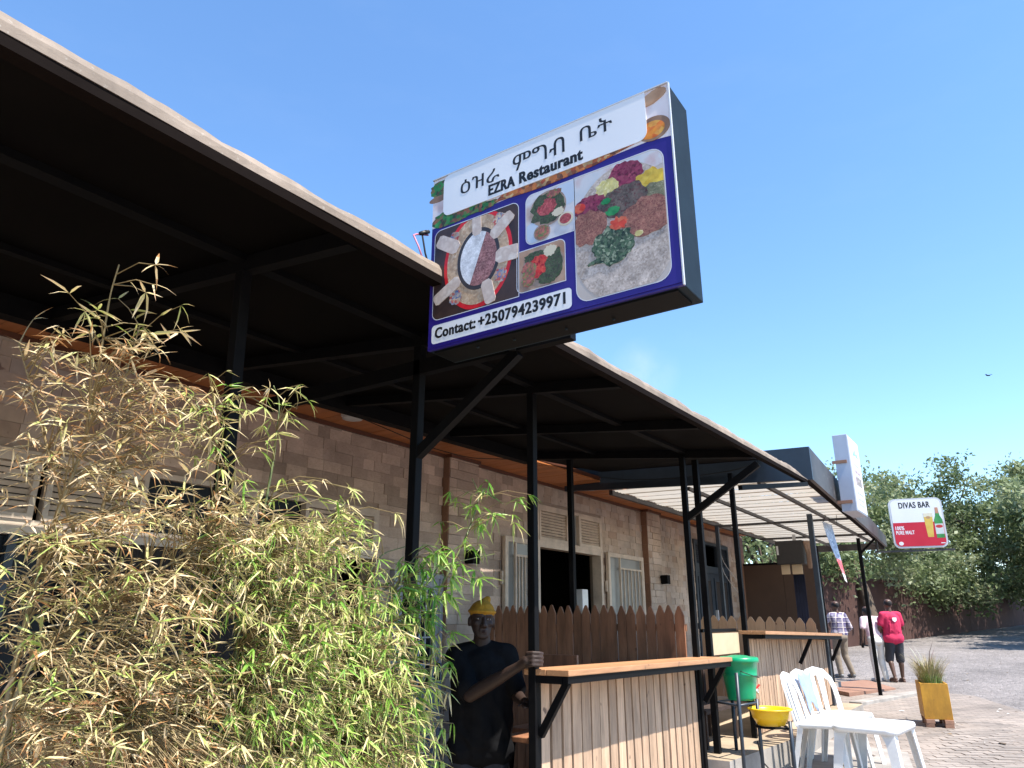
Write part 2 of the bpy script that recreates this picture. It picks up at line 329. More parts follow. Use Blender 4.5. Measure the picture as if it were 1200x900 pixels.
# backing wall with its openings
mb = MB(); xs = sorted({-5, 15.9} | {v for o in ops_cut for v in o[:2]})
for x0, x1 in zip(xs[:-1], xs[1:]):
    zs = [(0, 3.6)]
    for o in ops_cut:
        if o[0] <= x0 + 1e-4 and o[1] >= x1 - 1e-4: zs = [(0, o[2]), (o[3], 3.6)]
    for z0, z1 in zs:
        if z1 > z0: mb.span((x0, YW + .012, z0), (x1, YW + .2, z1))
mb.build('wall', M['grout'], bld)
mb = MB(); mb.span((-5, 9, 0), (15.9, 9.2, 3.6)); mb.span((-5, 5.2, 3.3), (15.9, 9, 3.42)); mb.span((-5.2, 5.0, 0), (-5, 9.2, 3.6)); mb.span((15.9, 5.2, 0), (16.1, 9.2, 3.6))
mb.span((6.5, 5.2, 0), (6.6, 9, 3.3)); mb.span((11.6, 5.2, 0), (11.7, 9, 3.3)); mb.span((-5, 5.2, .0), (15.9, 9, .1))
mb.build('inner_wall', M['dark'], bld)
mb = MB(); mb.span((-5.4, 4.25, 3.61), (16.3, 9.4, 3.72)); mb.build('roof', M['sheet'], bld)
# stone tiles: the 300 that show largest are parts, the rest one part
tiles = []
z = .12; row = 0
while z < 3.25:
    h = .098; free = [(-1.5, 15.86)]
    for o in ops_cut + [(5.985, 6.515, 0, 4), (10.985, 11.515, 0, 4)]:
        if o[2] < z + h - .02 and o[3] > z + .02:
            nf = []
            for a0, a1 in free:
                if o[1] <= a0 or o[0] >= a1: nf.append((a0, a1)); continue
                if o[0] > a0: nf.append((a0, o[0]))
                if o[1] < a1: nf.append((o[1], a1))
            free = nf
    for a0, a1 in free:
        x = a0 - random.uniform(0, .1)
        while x < a1 - .03:
            L_ = random.choice((.14, .18, .2, .22, .26)); x0 = max(x, a0); x1 = min(x + L_, a1)
            if x1 - x0 > .03: tiles.append(((x0 + x1) / 2, z + h / 2, x1 - x0 - .0025, h + .0005, YW))
            x += L_
    z += .1; row += 1
def pil(xa, dep, lo):
    z = .12
    while z < 3.25:
        x = xa + .004; k = random.uniform(.1, .22)
        for wd in (k, .5 - k): tiles.append((x + wd / 2, z + .049, wd - .004, .094, YW - dep)); x += wd
        z += .1
pil(6.0, .08, 0); pil(11.0, .1, 0)
tm = MB(); tm.box((0, 0, 0), (1, 1, 1)); tme = tm.mesh('stone_tile', M['tile'])
def vis(t):
    x, zz = t[0], t[1]; ang = 34.4 - math.degrees(math.atan2(YW, x)); D = math.hypot(x, YW)
    inv = abs(ang) > 30 or zz < 1.66 or (x > 12 and zz > 3.2) or (x < 3.4 and zz < 2.0)
    return (D if not inv else D + 100)
tiles.sort(key=vis)
tot = len(tiles)
for (x, zz, wd, h, y) in tiles[:300]:
    inst('stone_tile', tme, bld, (x, y + .03 - random.uniform(0, .011), zz), (0, 0, 0), (wd, .06, h))
# the rest share one mesh; three tones by material slot
tones = [pbr('travertine_wall_tile_%s' % n, c, tuple(k * .8 for k in c), 9, .75, .25, speck=((.25, .16, .12), 16, .67)) for n, c in (('pale', (.58, .46, .37)), ('warm', (.54, .41, .31)), ('brown', (.45, .32, .235)), ('grey', (.5, .405, .33)))]
for q in tones: grime(q, 1.1, .7, 1.1)
mb = MB()
for (x, zz, wd, h, y) in tiles[300:]: mb.box((x, y + .03 - random.uniform(0, .011), zz), (wd, .06, h), None, random.choices((0, 1, 2, 3), (4, 4, 1.2, 2))[0])
tag(mb.build('stone_tiles', tones, bld), kind='stuff')
for xa, dep in ((6.0, .08), (11.0, .1)):
    mb = MB(); mb.span((xa + .002, YW - dep + .01, .1), (xa + .502, YW + .012, 3.26), 0); mb.build('pilaster', M['grout'], bld)
tb = MB(); tb.box((0, 0, 0), (1, 1, 1)); tbm = tb.mesh('corner_tile', M['tilebrown'])
for xa, dep in ((6.0, .08), (11.0, .1)):
    zz = 1.52
    while zz < 3.2:
        inst('corner_tile', tbm, bld, (xa - .004, YW - dep / 2 + .004, zz + .15), (0, 0, 0), (.016, dep + .008, .296)); zz += .3
# soffit boards
mb = MB(); mb.span((-5, 4.36, 3.3), (15.9, YW + .05, 3.34)); mb.build('soffit', M['soffitdark'], bld)
sb = MB(); sb.box((0, 0, 0), (.118, .62, .02)); sbm = sb.mesh('soffit_board', M['soffit'])
x = .2
while x < 15.8:
    inst('soffit_board', sbm, bld, (x, 4.675, 3.282 + random.uniform(-.002, .002))); x += .124
mb = MB(); mb.span((-5, YW - .03, 3.235), (5.98, YW + .05, 3.272)); mb.span((6.52, YW - .03, 3.235), (10.98, YW + .05, 3.272)); mb.span((11.52, YW - .03, 3.235), (15.86, YW + .05, 3.272))
mb.span((5.985, YW - .115, 3.235), (6.515, YW - .032, 3.272)); mb.span((10.985, YW - .135, 3.235), (11.515, YW - .032, 3.272))
mb.build('cornice', M['soffitdark'], bld)
def louvre(x0, x1, z0, z1, n, parent, mat='cream', y=YW - .01):
    f = MB(); t = .035
    f.span((x0, y - .02, z0), (x0 + t, y + .05, z1)); f.span((x1 - t, y - .02, z0), (x1, y + .05, z1)); f.span((x0 + t, y - .018, z1 - t), (x1 - t, y + .05, z1)); f.span((x0 + t, y - .018, z0), (x1 - t, y + .05, z0 + t))
    fr = f.build('louvre_frame', M[mat], parent)
    p = (z1 - z0 - 2 * t) / n; R = Matrix.Rotation(math.radians(38), 3, 'X')
    s = MB(); s.box((0, 0, 0), (x1 - x0 - 2 * t, .012, p * .78), R); sm = s.mesh('louvre_slat', M[mat])
    for k in range(n): inst('louvre_slat', sm, fr, ((x0 + x1) / 2, y + .012, z0 + t + p * (k + .5)))
    return fr
def frame(mb, x0, x1, z0, z1, y0, y1, t, bottom=True):
    mb.span((x0, y0, z0), (x0 + t, y1, z1)); mb.span((x1 - t, y0, z0), (x1, y1, z1)); mb.span((x0 + t, y0 + .002, z1 - t), (x1 - t, y1 - .002, z1))
    if bottom: mb.span((x0 + t, y0 + .002, z0), (x1 - t, y1 - .002, z0 + t))
# doorway 1 with transom
dw = MB(); frame(dw, 7.84, 9.58, .45, 2.5, YW - .02, YW + .12, .06, False); frame(dw, 7.84, 9.58, 2.49, 2.975, YW - .024, YW + .12, .04)
door1 = dw.build('door_frame', M['cream'], bld)
louvre(7.88, 8.6, 2.53, 2.935, 9, bld); louvre(8.92, 9.54, 2.53, 2.935, 9, bld)
mb = MB(); mb.span((8.61, YW + .02, 2.53), (8.91, YW + .026, 2.935)); mb.build('transom_pane', M['glassgrey'], bld)
mb = MB(); mb.span((8.9, YW - .03, 2.52), (8.93, YW + .02, 2.95)); mb.build('mullion', M['cream'], bld)
def leaf(x0, x1, z0, z1, gx0, flip):
    f = MB(); frame(f, x0, x1, z0, z1, YW - .075, YW - .03, .06); fr = f.build('door_leaf', M['cream'], bld)
    g = MB(); g.span((x0 + .06, YW - .05, z0 + .06), (x1 - .06, YW - .044, z1 - .06)); g.build('pane', M['glassgrey'], fr)
    b = MB(); ga, gb = gx0, x1 - .14
    b.span((ga, YW - .1, z1 - .2), (gb, YW - .078, z1 - .225)); b.span((ga, YW - .1, z0 + .95), (gb, YW - .078, z0 + .925)); b.span((ga - .012, YW - .103, z0 + .06), (ga + .012, YW - .075, z1 - .06)); b.span((gb - .012, YW - .103, z0 + .06), (gb + .012, YW - .075, z1 - .06))
    b.build('grille_rail', M['cream'], fr)
    q = MB(); q.box((0, 0, 0), (.018, .018, z1 - z0 - 1.15)); qm = q.mesh('grille_bar', M['cream'])
    for k in range(1, 6): inst('grille_bar', qm, fr, (ga + (gb - ga) * k / 6, YW - .0895, (z1 - .21 + z0 + .94) / 2))
    h = MB(); h.span((x0 - .035, YW - .05, z1 - .55), (x0 - .005, YW - .02, z1 - .4)); h.build('hinge', M['cream'], fr)
leaf(7.06, 7.8, .5, 2.5, 7.24, False); leaf(9.65, 10.85, .5, 2.5, 9.98, True)
# window 1 behind the bamboo
w1 = MB(); frame(w1, 1.3, 5.04, 2.1, 2.56, YW - .02, YW + .1, .04); frame(w1, 1.3, 3.97, .5, 2.098, YW - .02, YW + .1, .05)
win = w1.build('window', M['cream'], bld)
for k, (a0, a1) in enumerate(((1.34, 2.05), (2.1, 2.75), (3.3, 3.68), (4.15, 5.0))): louvre(a0, a1, 2.14, 2.52, 8, win)
for a0, a1 in ((2.77, 3.28), (3.7, 4.13)): mb = MB(); mb.span((a0, YW + .03, 2.14), (a1, YW + .036, 2.52)); mb.build('transom_pane', M['glass'], win)
mb = MB()
for xx in (1.98, 2.65, 3.3): mb.span((xx - .025, YW, .55), (xx + .025, YW + .06, 2.05))
mb.build('mullion', M['blackblue'], win)
mb = MB(); mb.span((1.35, YW + .05, .55), (3.92, YW + .056, 2.05)); mb.build('pane', M['glass'], win)
mb = MB()
pts = [(2.3 + .02 * k, YW - .004 + .016 * math.sin(k * 1.7)) for k in range(80)]
mb.add([(px, py - .03, zz) for px, py in pts for zz in (.7, 2.04)], [(2*i, 2*i+2, 2*i+3, 2*i+1) for i in range(79)], 0, True); mb.build('curtain', M['curtain'], win)
mb = MB(); mb.span((4.0, YW + .02, .5), (4.62, YW + .06, 2.06)); mb.build('timber_panel', M['tilebrown'], bld)
# white metal door by the corner pilaster
mb = MB(); frame(mb, 5.26, 5.99, .1, 2.01, YW - .05, YW + .06, .05, False); M['doorpaint'] = pbr('pale_grey_door_paint', (.33, .33, .36), (.28, .28, .31), 6, .5, .05); d3 = mb.build('white_door', M['doorpaint'], bld)
mb = MB(); mb.span((5.31, YW - .03, .12), (5.94, YW + .0, .95)); mb.span((5.31, YW - .032, .95), (5.4, YW, 1.96)); mb.span((5.85, YW - .032, .95), (5.94, YW, 1.96)); mb.span((5.4, YW - .03, 1.86), (5.85, YW, 1.96))
frame(mb, 5.4, 5.85, .22, .85, YW - .042, YW - .028, .03); mb.build('door_panel', M['doorpaint'], d3)
mb = MB(); mb.span((5.4, YW - .01, .95), (5.85, YW - .006, 1.86)); mb.build('pane', M['glass'], d3)
q = MB(); q.box((0, 0, 0), (.014, .014, .91)); qm = q.mesh('grille_bar', M['white'])
for k in range(1, 5): inst('grille_bar', qm, d3, (5.4 + .09 * k, YW - .02, 1.405))
q = MB(); q.box((0, 0, 0), (.45, .014, .014)); qm = q.mesh('grille_rail', M['white'])
for zz in (1.15, 1.4, 1.65): inst('grille_rail', qm, d3, (5.625, YW - .033, zz))
mb = MB(); mb.span((5.9, YW - .09, 1.0), (5.925, YW - .034, 1.16)); mb.build('handle', M['black'], d3)
# far blue-grey door with louvres and a taped notice
mb = MB(); frame(mb, 13.2, 15.1, .45, 2.5, YW - .03, YW + .08, .08, False); frame(mb, 13.2, 15.1, 2.498, 3.0, YW - .034, YW + .08, .05)
d4 = mb.build('metal_door', M['blackblue'], bld)
mb = MB(); mb.span((13.28, YW, .47), (15.02, YW + .04, 2.42)); frame(mb, 13.36, 14.05, 1.2, 2.34, YW - .02, YW + .002, .06); frame(mb, 14.2, 14.95, 1.2, 2.34, YW - .02, YW + .002, .06); mb.build('door_panel', M['blackblue'], d4)
mb = MB(); mb.span((13.42, YW - .012, 1.26), (13.99, YW - .006, 2.28)); mb.span((14.26, YW - .012, 1.26), (14.89, YW - .006, 2.28)); mb.build('pane', M['curtain'], d4)
mb = MB(); mb.span((14.1, YW - .07, 1.5), (14.14, YW - .02, 1.75)); mb.build('handle', M['white'], d4)
for a0, a1 in ((13.24, 13.62), (14.45, 15.06)): louvre(a0, a1, 2.54, 2.96, 9, d4, 'blackblue')

# ------------------------------------------------------------------ wall lamps and ceiling lights
def wall_lamp(x, y, z, label):
    t = thing('wall_lamp', label, 'wall lamp', (x, y, z), 'black cube lamps on the stone wall')
    mb = MB(); mb.span((x - .05, y - .02, z - .06), (x + .05, y + .002, z + .06)); mb.build('backplate', M['black'], t)
    mb = MB(); mb.span((x - .06, y - .13, z - .07), (x + .06, y - .02, z + .07)); mb.build('housing', M['black'], t, bevel=.006)
    mb = MB(); mb.span((x - .035, y - .11, z - .074), (x + .035, y - .04, z - .068)); mb.build('lens', M['fixture'], t)
wall_lamp(6.33, YW - .08, 2.2, 'small black cube lamp on the wall just above the bamboo tips')
wall_lamp(11.45, YW - .1, 2.19, 'small black cube lamp right of the cream grilled door leaf')
def ceil_lamp(x, label):
    t = thing('ceiling_light', label, 'ceiling light', (x, 4.62, 3.27), 'round white lights under the timber soffit')
    mb = MB(); mb.lathe([(.1, 0), (.1, -.02), (.095, -.024)], (x, 4.62, 3.271)); mb.build('rim', M['fixture'], t)
    mb = MB(); mb.lathe([(.09, 0), (.088, -.018), (.06, -.026), (.001, -.028)], (x, 4.62, 3.247)); mb.build('diffuser', M['fixture'], t)
ceil_lamp(4.28, 'round white ceiling light nearest the sign, above the bamboo')
ceil_lamp(8.62, 'round white ceiling light above the open doorway')
ceil_lamp(13.75, 'round white ceiling light above the blue-grey door')

# ------------------------------------------------------------------ first awning
aw = thing('awning', 'long black steel awning with a beige rolled edge in front of the bamboo', 'awning', (3.88, 2.5, .1))
def zf(x): return 2.845 + .0165 * x      # lower edge of the front lip
YF = 1.8
def zr(y, x=4): return zf(x) + .072 + (y - YF) * .115
sh = MB(); xs = [-5, 1.66, 2.77, 3.88, 5.2, 6.58]
roof_sheet_vs = []
for x in xs:
    for y in (YF + .03, 4.36): roof_sheet_vs += [(x, y, zr(y, x)), (x, y, zr(y, x) + .014)]
n = len(xs); fs = []
for i in range(n - 1):
    a = 4 * i; b = a + 4
    fs += [(a, a + 2, b + 2, b), (a + 1, b + 1, b + 3, a + 3), (a, b, b + 1, a + 1), (a + 2, a + 3, b + 3, b + 2)]
fs += [(0, 1, 3, 2), (4*n-4, 4*n-2, 4*n-1, 4*n-3)]
sh.add(roof_sheet_vs, fs); sh.build('roof_sheet', M['sheet'], aw, fixn=True)
# rolled beige edge: a strip with a slightly wavy upper edge
ed = MB(); xs = list(np.arange(-5, 8.34, .06)); vs = []
for x in xs:
    e = 1 if x < 7.9 else max(.12, (8.36 - x) / .46)
    wv = .008 * noise.noise((x * .8, 3, 0)) + .014 * noise.noise((x * 3.1, 9, 0)) + .009 * noise.noise((x * 9, 1, 0)) + .006 * noise.noise((x * 23, 1, 6)) - .006
    z0 = zf(x) + .034; z1 = z0 + (.066 + wv) * e
    by = YF + .006 * noise.noise((x * 2.2, 5, 5))
    vs += [(x, by - .014, z0), (x, by - .012 + .006 * noise.noise((x * 6, 2, 7)), (z0 + z1) / 2), (x, by + .004, z1), (x, by + .03, z1 + .006), (x, by + .034, z0 + .012)]
fs = []
for i in range(len(xs) - 1):
    for k in range(5): fs.append((5*i+k, 5*i+(k+1) % 5, 5*(i+1)+(k+1) % 5, 5*(i+1)+k))
fs += [(0, 1, 2, 3, 4), tuple(5*(len(xs)-1)+k for k in range(5))[::-1]]
ed.add(vs, fs, 0, False); ed.build('edge_roll', M['tarp'], aw, fixn=True)
lp = MB()
for x0, x1 in ((-5, 2.77), (2.774, 6.58), (6.584, 8.3)):
    lp.bar((x0, YF + .013, zf(x0) + .016), (x1, YF + .013, zf(x1) + .016), .05, .034)
lp.build('edge_lip', M['lip'], aw)
def post(parent, x, y, z0, z1, wd=.06, mat='black'):
    mb = MB(); mb.span((x - wd/2, y - wd/2, z0), (x + wd/2, y + wd/2, z1)); return mb.build('post', M[mat], parent, bevel=.004)
mb = MB(); mb.bar((1.74, 2.5, .1), (1.65, 2.5, zr(2.5, 1.66) - .075), .05, .05); mb.build('post', M['black'], aw, bevel=.004)
for x in (2.77, 3.88, 6.5): post(aw, x, 2.5, .1 if x < 6 else .2, zr(2.5, x) - .075, .05)
def beam(name, p0, p1, wd, h, mat='black', parent=aw):
    mb = MB(); mb.bar(p0, p1, wd, h); return mb.build(name, M[mat], parent)
for x in (-1, 1.66, 2.77, 3.88, 5.2, 6.56):
    beam('rafter', (x, YF + .05, zr(YF + .05, x) - .042), (x, 4.3, zr(4.3, x) - .042), .05, .07)
for y, wd in ((2.5, .06), (3.45, .045)):
    beam('purlin', (-5, y, zr(y, -5) - .02), (6.6, y, zr(y, 6.6) - .02), wd, .03)
beam('rear_beam', (-5, 4.3, zr(4.3, -5) - .06), (6.6, 4.3, zr(4.3, 6.6) - .06), .1, .12)
beam('sign_beam', (2.77, 1.55, 2.84), (2.77, 3.75, 2.845), .05, .08)
beam('brace', (2.77, 2.5, 2.36), (2.77, 1.86, 2.8), .045, .05)
beam('brace', (6.5, 2.5, 2.45), (6.58, 1.82, 2.9), .05, .06)
beam('tie_bar', (6.58, 2.0, 2.70), (8.28, 1.8, 2.965), .04, .045)
# a slim second post row near the wall
post(aw, 6.69, 3.83, .45, zr(3.83, 6.6) - .01, .055)
post(aw, 2.0, 3.0, .1, zr(3.0, 2) - .04, .05)

# ------------------------------------------------------------------ text helper
def text_mesh(body, bold=0.0):
    cu = bpy.data.curves.new('t', 'FONT'); cu.body = body; cu.size = 1; cu.offset = bold; cu.resolution_u = 5
    if bold: cu.space_character = 1.09
    o = bpy.data.objects.new('t', cu); C.objects.link(o); dg = bpy.context.evaluated_depsgraph_get()
    me = bpy.data.meshes.new_from_object(o.evaluated_get(dg))
    bpy.data.objects.remove(o); bpy.data.curves.remove(cu)
    vs = np.array([v.co[:] for v in me.vertices]); fs = [tuple(p.vertices) for p in me.polygons]; bpy.data.meshes.remove(me)
    return vs, fs
def text_into(mb, body, fn, a0, b0, a1, b1, d, mat=0, bold=0.0, heavy=0.0):
    if heavy:
        for k, q in enumerate((-1, -.33, .33, 1)): text_into(mb, body, fn, a0 + heavy * (1 + q), b0, a1 - heavy * (1 - q), b1, d + .00006 * k, mat, bold)
        return
    vs, fs = text_mesh(body, bold)
    if len(vs) == 0: return
    mn = vs.min(0); mxx = vs.max(0)
    mb.add([fn(a0 + (v[0] - mn[0]) / (mxx[0] - mn[0]) * (a1 - a0), b0 + (v[1] - mn[1]) / (mxx[1] - mn[1]) * (b1 - b0), d) for v in vs], fs, mat)
def rrect(a0, b0, a1, b1, r, n=6, corners=(1, 1, 1, 1)):
    out = []
    for (cx, cy, s, on) in ((a1 - r, b1 - r, 0, corners[0]), (a0 + r, b1 - r, 90, corners[1]), (a0 + r, b0 + r, 180, corners[2]), (a1 - r, b0 + r, 270, corners[3])):
        if on:
            for k in range(n + 1): t = math.radians(s + 90 * k / n); out.append((cx + r * math.cos(t), cy + r * math.sin(t)))
        else:
            t = math.radians(s + 45); out.append((cx + r * (1 if math.cos(t) > 0 else -1), cy + r * (1 if math.sin(t) > 0 else -1)))
    return out
def ellp(ca, cb, ra, rb, n=40, wob=0, seed=0, rot=0):
    out = []
    for k in range(n):
        t = 2 * math.pi * k / n; s = 1 + (wob * noise.noise((3 * math.cos(t) + seed, 3 * math.sin(t), seed)) if wob else 0)
        x, y = ra * s * math.cos(t), rb * s * math.sin(t); c, q = math.cos(rot), math.sin(rot); out.append((ca + x * c - y * q, cb + x * q + y * c))
    return out
def clip(poly, a0, b0, a1, b1):
    def cl(p, f, inter):
        out = []
        for i in range(len(p)):
            A, B = p[i - 1], p[i]
            if f(B):
                if not f(A): out.append(inter(A, B))
                out.append(B)
            elif f(A): out.append(inter(A, B))
        return out
    for ax, v, sg in ((0, a0, 1), (0, a1, -1), (1, b0, 1), (1, b1, -1)):
        if not poly: break
        def inter(A, B, ax=ax, v=v):
            t = (v - A[ax]) / (B[ax] - A[ax]); return (A[0] + (B[0] - A[0]) * t, A[1] + (B[1] - A[1]) * t)
        poly = cl(poly, lambda P: (P[ax] - v) * sg >= 0, inter)
    return poly
def cclip(poly, conv):
    for i in range(len(conv)):
        (ax, ay), (bx, by) = conv[i - 1], conv[i]
        if abs(ax - bx) + abs(ay - by) < 1e-7: continue
        sd = lambda P: (bx - ax) * (P[1] - ay) - (by - ay) * (P[0] - ax); out = []
        for j in range(len(poly)):
            A, B = poly[j - 1], poly[j]; da, db = sd(A), sd(B)
            if (da >= 0) != (db >= 0): t = da / (da - db); out.append((A[0] + (B[0] - A[0]) * t, A[1] + (B[1] - A[1]) * t))
            if db >= 0: out.append(B)
        poly = out
        if not poly: break
    return poly
def flatmat(name, *cols, scale=60, rough=.35, kind='voronoi'):
    """printed food texture: grains of several inks"""
    m = bpy.data.materials.new(name); m.use_nodes = True; t = m.node_tree; N = t.nodes; L = t.links; b = N['Principled BSDF']
    b.inputs['Roughness'].default_value = rough; b.inputs['Specular IOR Level'].default_value = .3
    tc = N.new('ShaderNodeTexCoord')
    if kind == 'voronoi':
        nz = N.new('ShaderNodeTexNoise'); nz.inputs['Scale'].default_value = scale * .5; ad = N.new('ShaderNodeMixRGB'); ad.blend_type = 'ADD'; ad.inputs[0].default_value = .012
        L.new(tc.outputs['Object'], nz.inputs['Vector']); L.new(tc.outputs['Object'], ad.inputs[1]); L.new(nz.outputs['Color'], ad.inputs[2])
        v = N.new('ShaderNodeTexVoronoi'); v.inputs['Scale'].default_value = scale * 1.55; L.new(ad.outputs[0], v.inputs['Vector'])
        sp = N.new('ShaderNodeSeparateColor'); L.new(v.outputs['Color'], sp.inputs[0]); fac = sp.outputs[0]
    else:
        v = N.new('ShaderNodeTexNoise'); v.inputs['Scale'].default_value = scale; v.inputs['Detail'].default_value = 6; L.new(tc.outputs['Object'], v.inputs['Vector']); fac = v.outputs['Fac']
    rp = N.new('ShaderNodeValToRGB'); e = rp.color_ramp.elements; k = len(cols)
    lo, hi = (0, 1) if kind == 'voronoi' else (.3, .7)
    e[0].position = lo; e[0].color = (*cols[0], 1); e[1].position = hi; e[1].color = (*cols[-1], 1)
    for i in range(1, k - 1): q = e.new(lo + (hi - lo) * i / (k - 1)); q.color = (*cols[i], 1)
    L.new(fac, rp.inputs[0]); col = rp.outputs[0]
    if kind == 'voronoi':
        n3 = N.new('ShaderNodeTexNoise'); n3.inputs['Scale'].default_value = 26; n3.inputs['Detail'].default_value = 5; L.new(tc.outputs['Object'], n3.inputs['Vector'])
        mr = N.new('ShaderNodeMapRange'); mr.inputs['From Min'].default_value = .3; mr.inputs['From Max'].default_value = .7; mr.inputs['To Min'].default_value = .68; mr.inputs['To Max'].default_value = 1.25; L.new(n3.outputs['Fac'], mr.inputs[0])
        hs = N.new('ShaderNodeHueSaturation'); L.new(mr.outputs[0], hs.inputs['Value']); L.new(col, hs.inputs['Color']); col = hs.outputs[0]
    L.new(col, b.inputs['Base Color']); return m
INK = flatmat('black_ink', (.012, .012, .014), (.016, .016, .018), scale=5, kind='noise')

# ------------------------------------------------------------------ big restaurant sign
SX, SY, SZ, SW, SH, SD = 2.1, 1.855, 2.597, 1.098, .8, .18
sign = thing('lightbox_sign', 'large projecting restaurant sign with food photos and a phone number', 'sign', (SX + SD / 2, SY, SZ))
def SF(a, b, d): return (SX - d, SY - a, SZ + b)
M['steelpaint'] = pbr('scuffed_dark_blue_grey_paint', (.016, .026, .034), (.011, .018, .025), 7, .6, .1, speck=((.07, .085, .09), 22, .71), rlo=.5, spec=.1)
mb = MB(); mb.span((SX + .014, SY - SW, SZ), (SX + SD, SY, SZ + SH)); mb.build('box', M['steelpaint'], sign, bevel=.004)
mb = MB(); mb.span((SX + .02, SY - SW + .03, SZ - .008), (SX + SD - .03, SY - .02, SZ - .0005)); mb.build('base_plate', M['black'], sign)
M['blueprint'] = flatmat('royal_blue_print', (.022, .012, .16), (.03, .018, .2), (.024, .014, .17), scale=4, kind='noise')
M['whiteprint'] = flatmat('white_print', (.72, .72, .74), (.77, .77, .79), scale=3, kind='noise')
M['pinkwhite'] = flatmat('pale_pink_print', (.72, .6, .6), (.76, .68, .68), (.6, .42, .4), scale=9, kind='noise')
mb = MB(); mb.prism([(0, 0), (SW, 0), (SW, SH), (0, SH)], SF, -.014, 0); panel = mb.build('face_panel', M['blueprint'], sign, fixn=True)
def U(u): return u * SW
def V(v): return v * SH
# layered prints, each half a millimetre proud of the one below
bgm = [M['pinkwhite'], flatmat('salad_print', (.02, .12, .03), (.05, .25, .06), (.3, .1, .05), (.01, .06, .03), scale=42), flatmat('spice_print', (.4, .06, .03), (.6, .2, .05), (.12, .03, .02), (.7, .45, .2), scale=34),
       flatmat('bread_print', (.5, .3, .18), (.36, .18, .09), scale=20, kind='noise'), flatmat('soup_print', (.65, .25, .03), (.6, .12, .02), (.75, .5, .1), scale=30), flatmat('pot_print', (.2, .1, .06), (.35, .22, .14), scale=15, kind='noise')]
mb = MB()
mb.prism([(U(0), V(.70)), (U(.35), V(.715)), (U(.92), V(.735)), (U(1), V(.72)), (U(1), V(1)), (U(0), V(1))], SF, 0, .0006, 0)
mb.prism(ellp(U(.03), V(.935), U(.045), V(.05), 24, .3, 2), SF, 0, .0011, 1)
mb.prism(ellp(U(.03), V(.875), U(.05), V(.02), 24), SF, 0, .0014, 5)
mb.prism(clip(ellp(U(.1), V(.735), U(.1), V(.05), 30, .3, 4), U(0), V(.69), U(1), V(1)), SF, 0, .0017, 1)
mb.prism(clip(ellp(U(.23), V(.725), U(.09), V(.025), 30, .3, 5), U(0), V(.69), U(1), V(1)), SF, 0, .002, 1)
mb.prism([(U(.3), V(.72)), (U(.5), V(.705)), (U(.72), V(.715)), (U(.88), V(.75)), (U(.88), V(.79)), (U(.7), V(.75)), (U(.5), V(.745)), (U(.34), V(.75))], SF, 0, .0023, 2)
mb.prism(clip(ellp(U(.94), V(.79), U(.058), V(.062), 30), U(0), V(.7), U(.998), V(1)), SF, 0, .0026, 5)
mb.prism(clip(ellp(U(.935), V(.785), U(.045), V(.045), 30), U(0), V(.7), U(.998), V(1)), SF, 0, .0029, 4)
mb.prism(clip(ellp(U(.945), V(.955), U(.05), V(.033), 30, .2, 6, .3), U(0), V(.7), U(.998), V(.995)), SF, 0, .0032, 3)
mb.build('food_collage', bgm, panel, fixn=True)
mb = MB()   # blue field, upper edge with rounded shoulders
mb.prism([(U(.004), V(.01)), (U(.997), V(.01)), (U(.997), V(.70)), (U(.9), V(.705)), (U(.5), V(.69)), (U(.3), V(.685)), (U(.03), V(.68)), (U(.004), V(.64))], SF, .0026, .0036, 0)
mb.build('blue_field', M['blueprint'], panel, fixn=True)
def outline(mb, rect, t, d, mat):
    a0, b0, a1, b1, r = rect
    P = rrect(a0 - t, b0 - t, a1 + t, b1 + t, r + t); Q = rrect(a0, b0, a1, b1, r); n = len(P)
    mb.add([SF(a, b, d) for a, b in P] + [SF(a, b, d) for a, b in Q], [(i, (i+1) % n, n+(i+1) % n, n+i) for i in range(n)], mat)
mb = MB(); mb.prism(rrect(U(.056), V(.748), U(.918), V(1.0), .035, corners=(0, 1, 1, 1)), SF, 0, .0045); title = mb.build('title_panel', M['whiteprint'], panel, fixn=True)
for wd_, r4 in (('ዕዝራ', (.142, .842, .326, .925)), ('ምግብ', (.386, .852, .608, .945)), ('ቤት', (.67, .872, .796, .955))):
    mb = MB(); text_into(mb, wd_, SF, U(r4[0]), V(r4[1]), U(r4[2]), V(r4[3]), .0051, 0, 0, .0007); mb.build('lettering', INK, panel)
mb = MB()
text_into(mb, 'EZRA', SF, U(.275), V(.768), U(.397), V(.832), .0051, 0, .03, 0.0016)
text_into(mb, 'Restaurant', SF, U(.414), V(.768), U(.68), V(.834), .0051, 0, .03, 0.0016)
mb.build('lettering', INK, panel)
mb = MB(); mb.prism(rrect(U(.02), V(.026), U(.62), V(.128), .016), SF, 0, .0045, 0); outline(mb, (U(.02), V(.026), U(.62), V(.128), .016), .004, .0047, 1); cpan = mb.build('contact_panel', [M['whiteprint'], M['blueprint']], panel, fixn=False)
mb = MB(); text_into(mb, 'Contact:', SF, U(.036), V(.052), U(.226), V(.112), .0051, 0, .028, 0.0012); text_into(mb, '+250794239971', SF, U(.236), V(.052), U(.597), V(.113), .0051, 0, .028, 0.0012)
mb.build('lettering', INK, panel)
PW = flatmat('photo_border_white', (.6, .6, .66), (.66, .66, .72), scale=5, kind='noise')
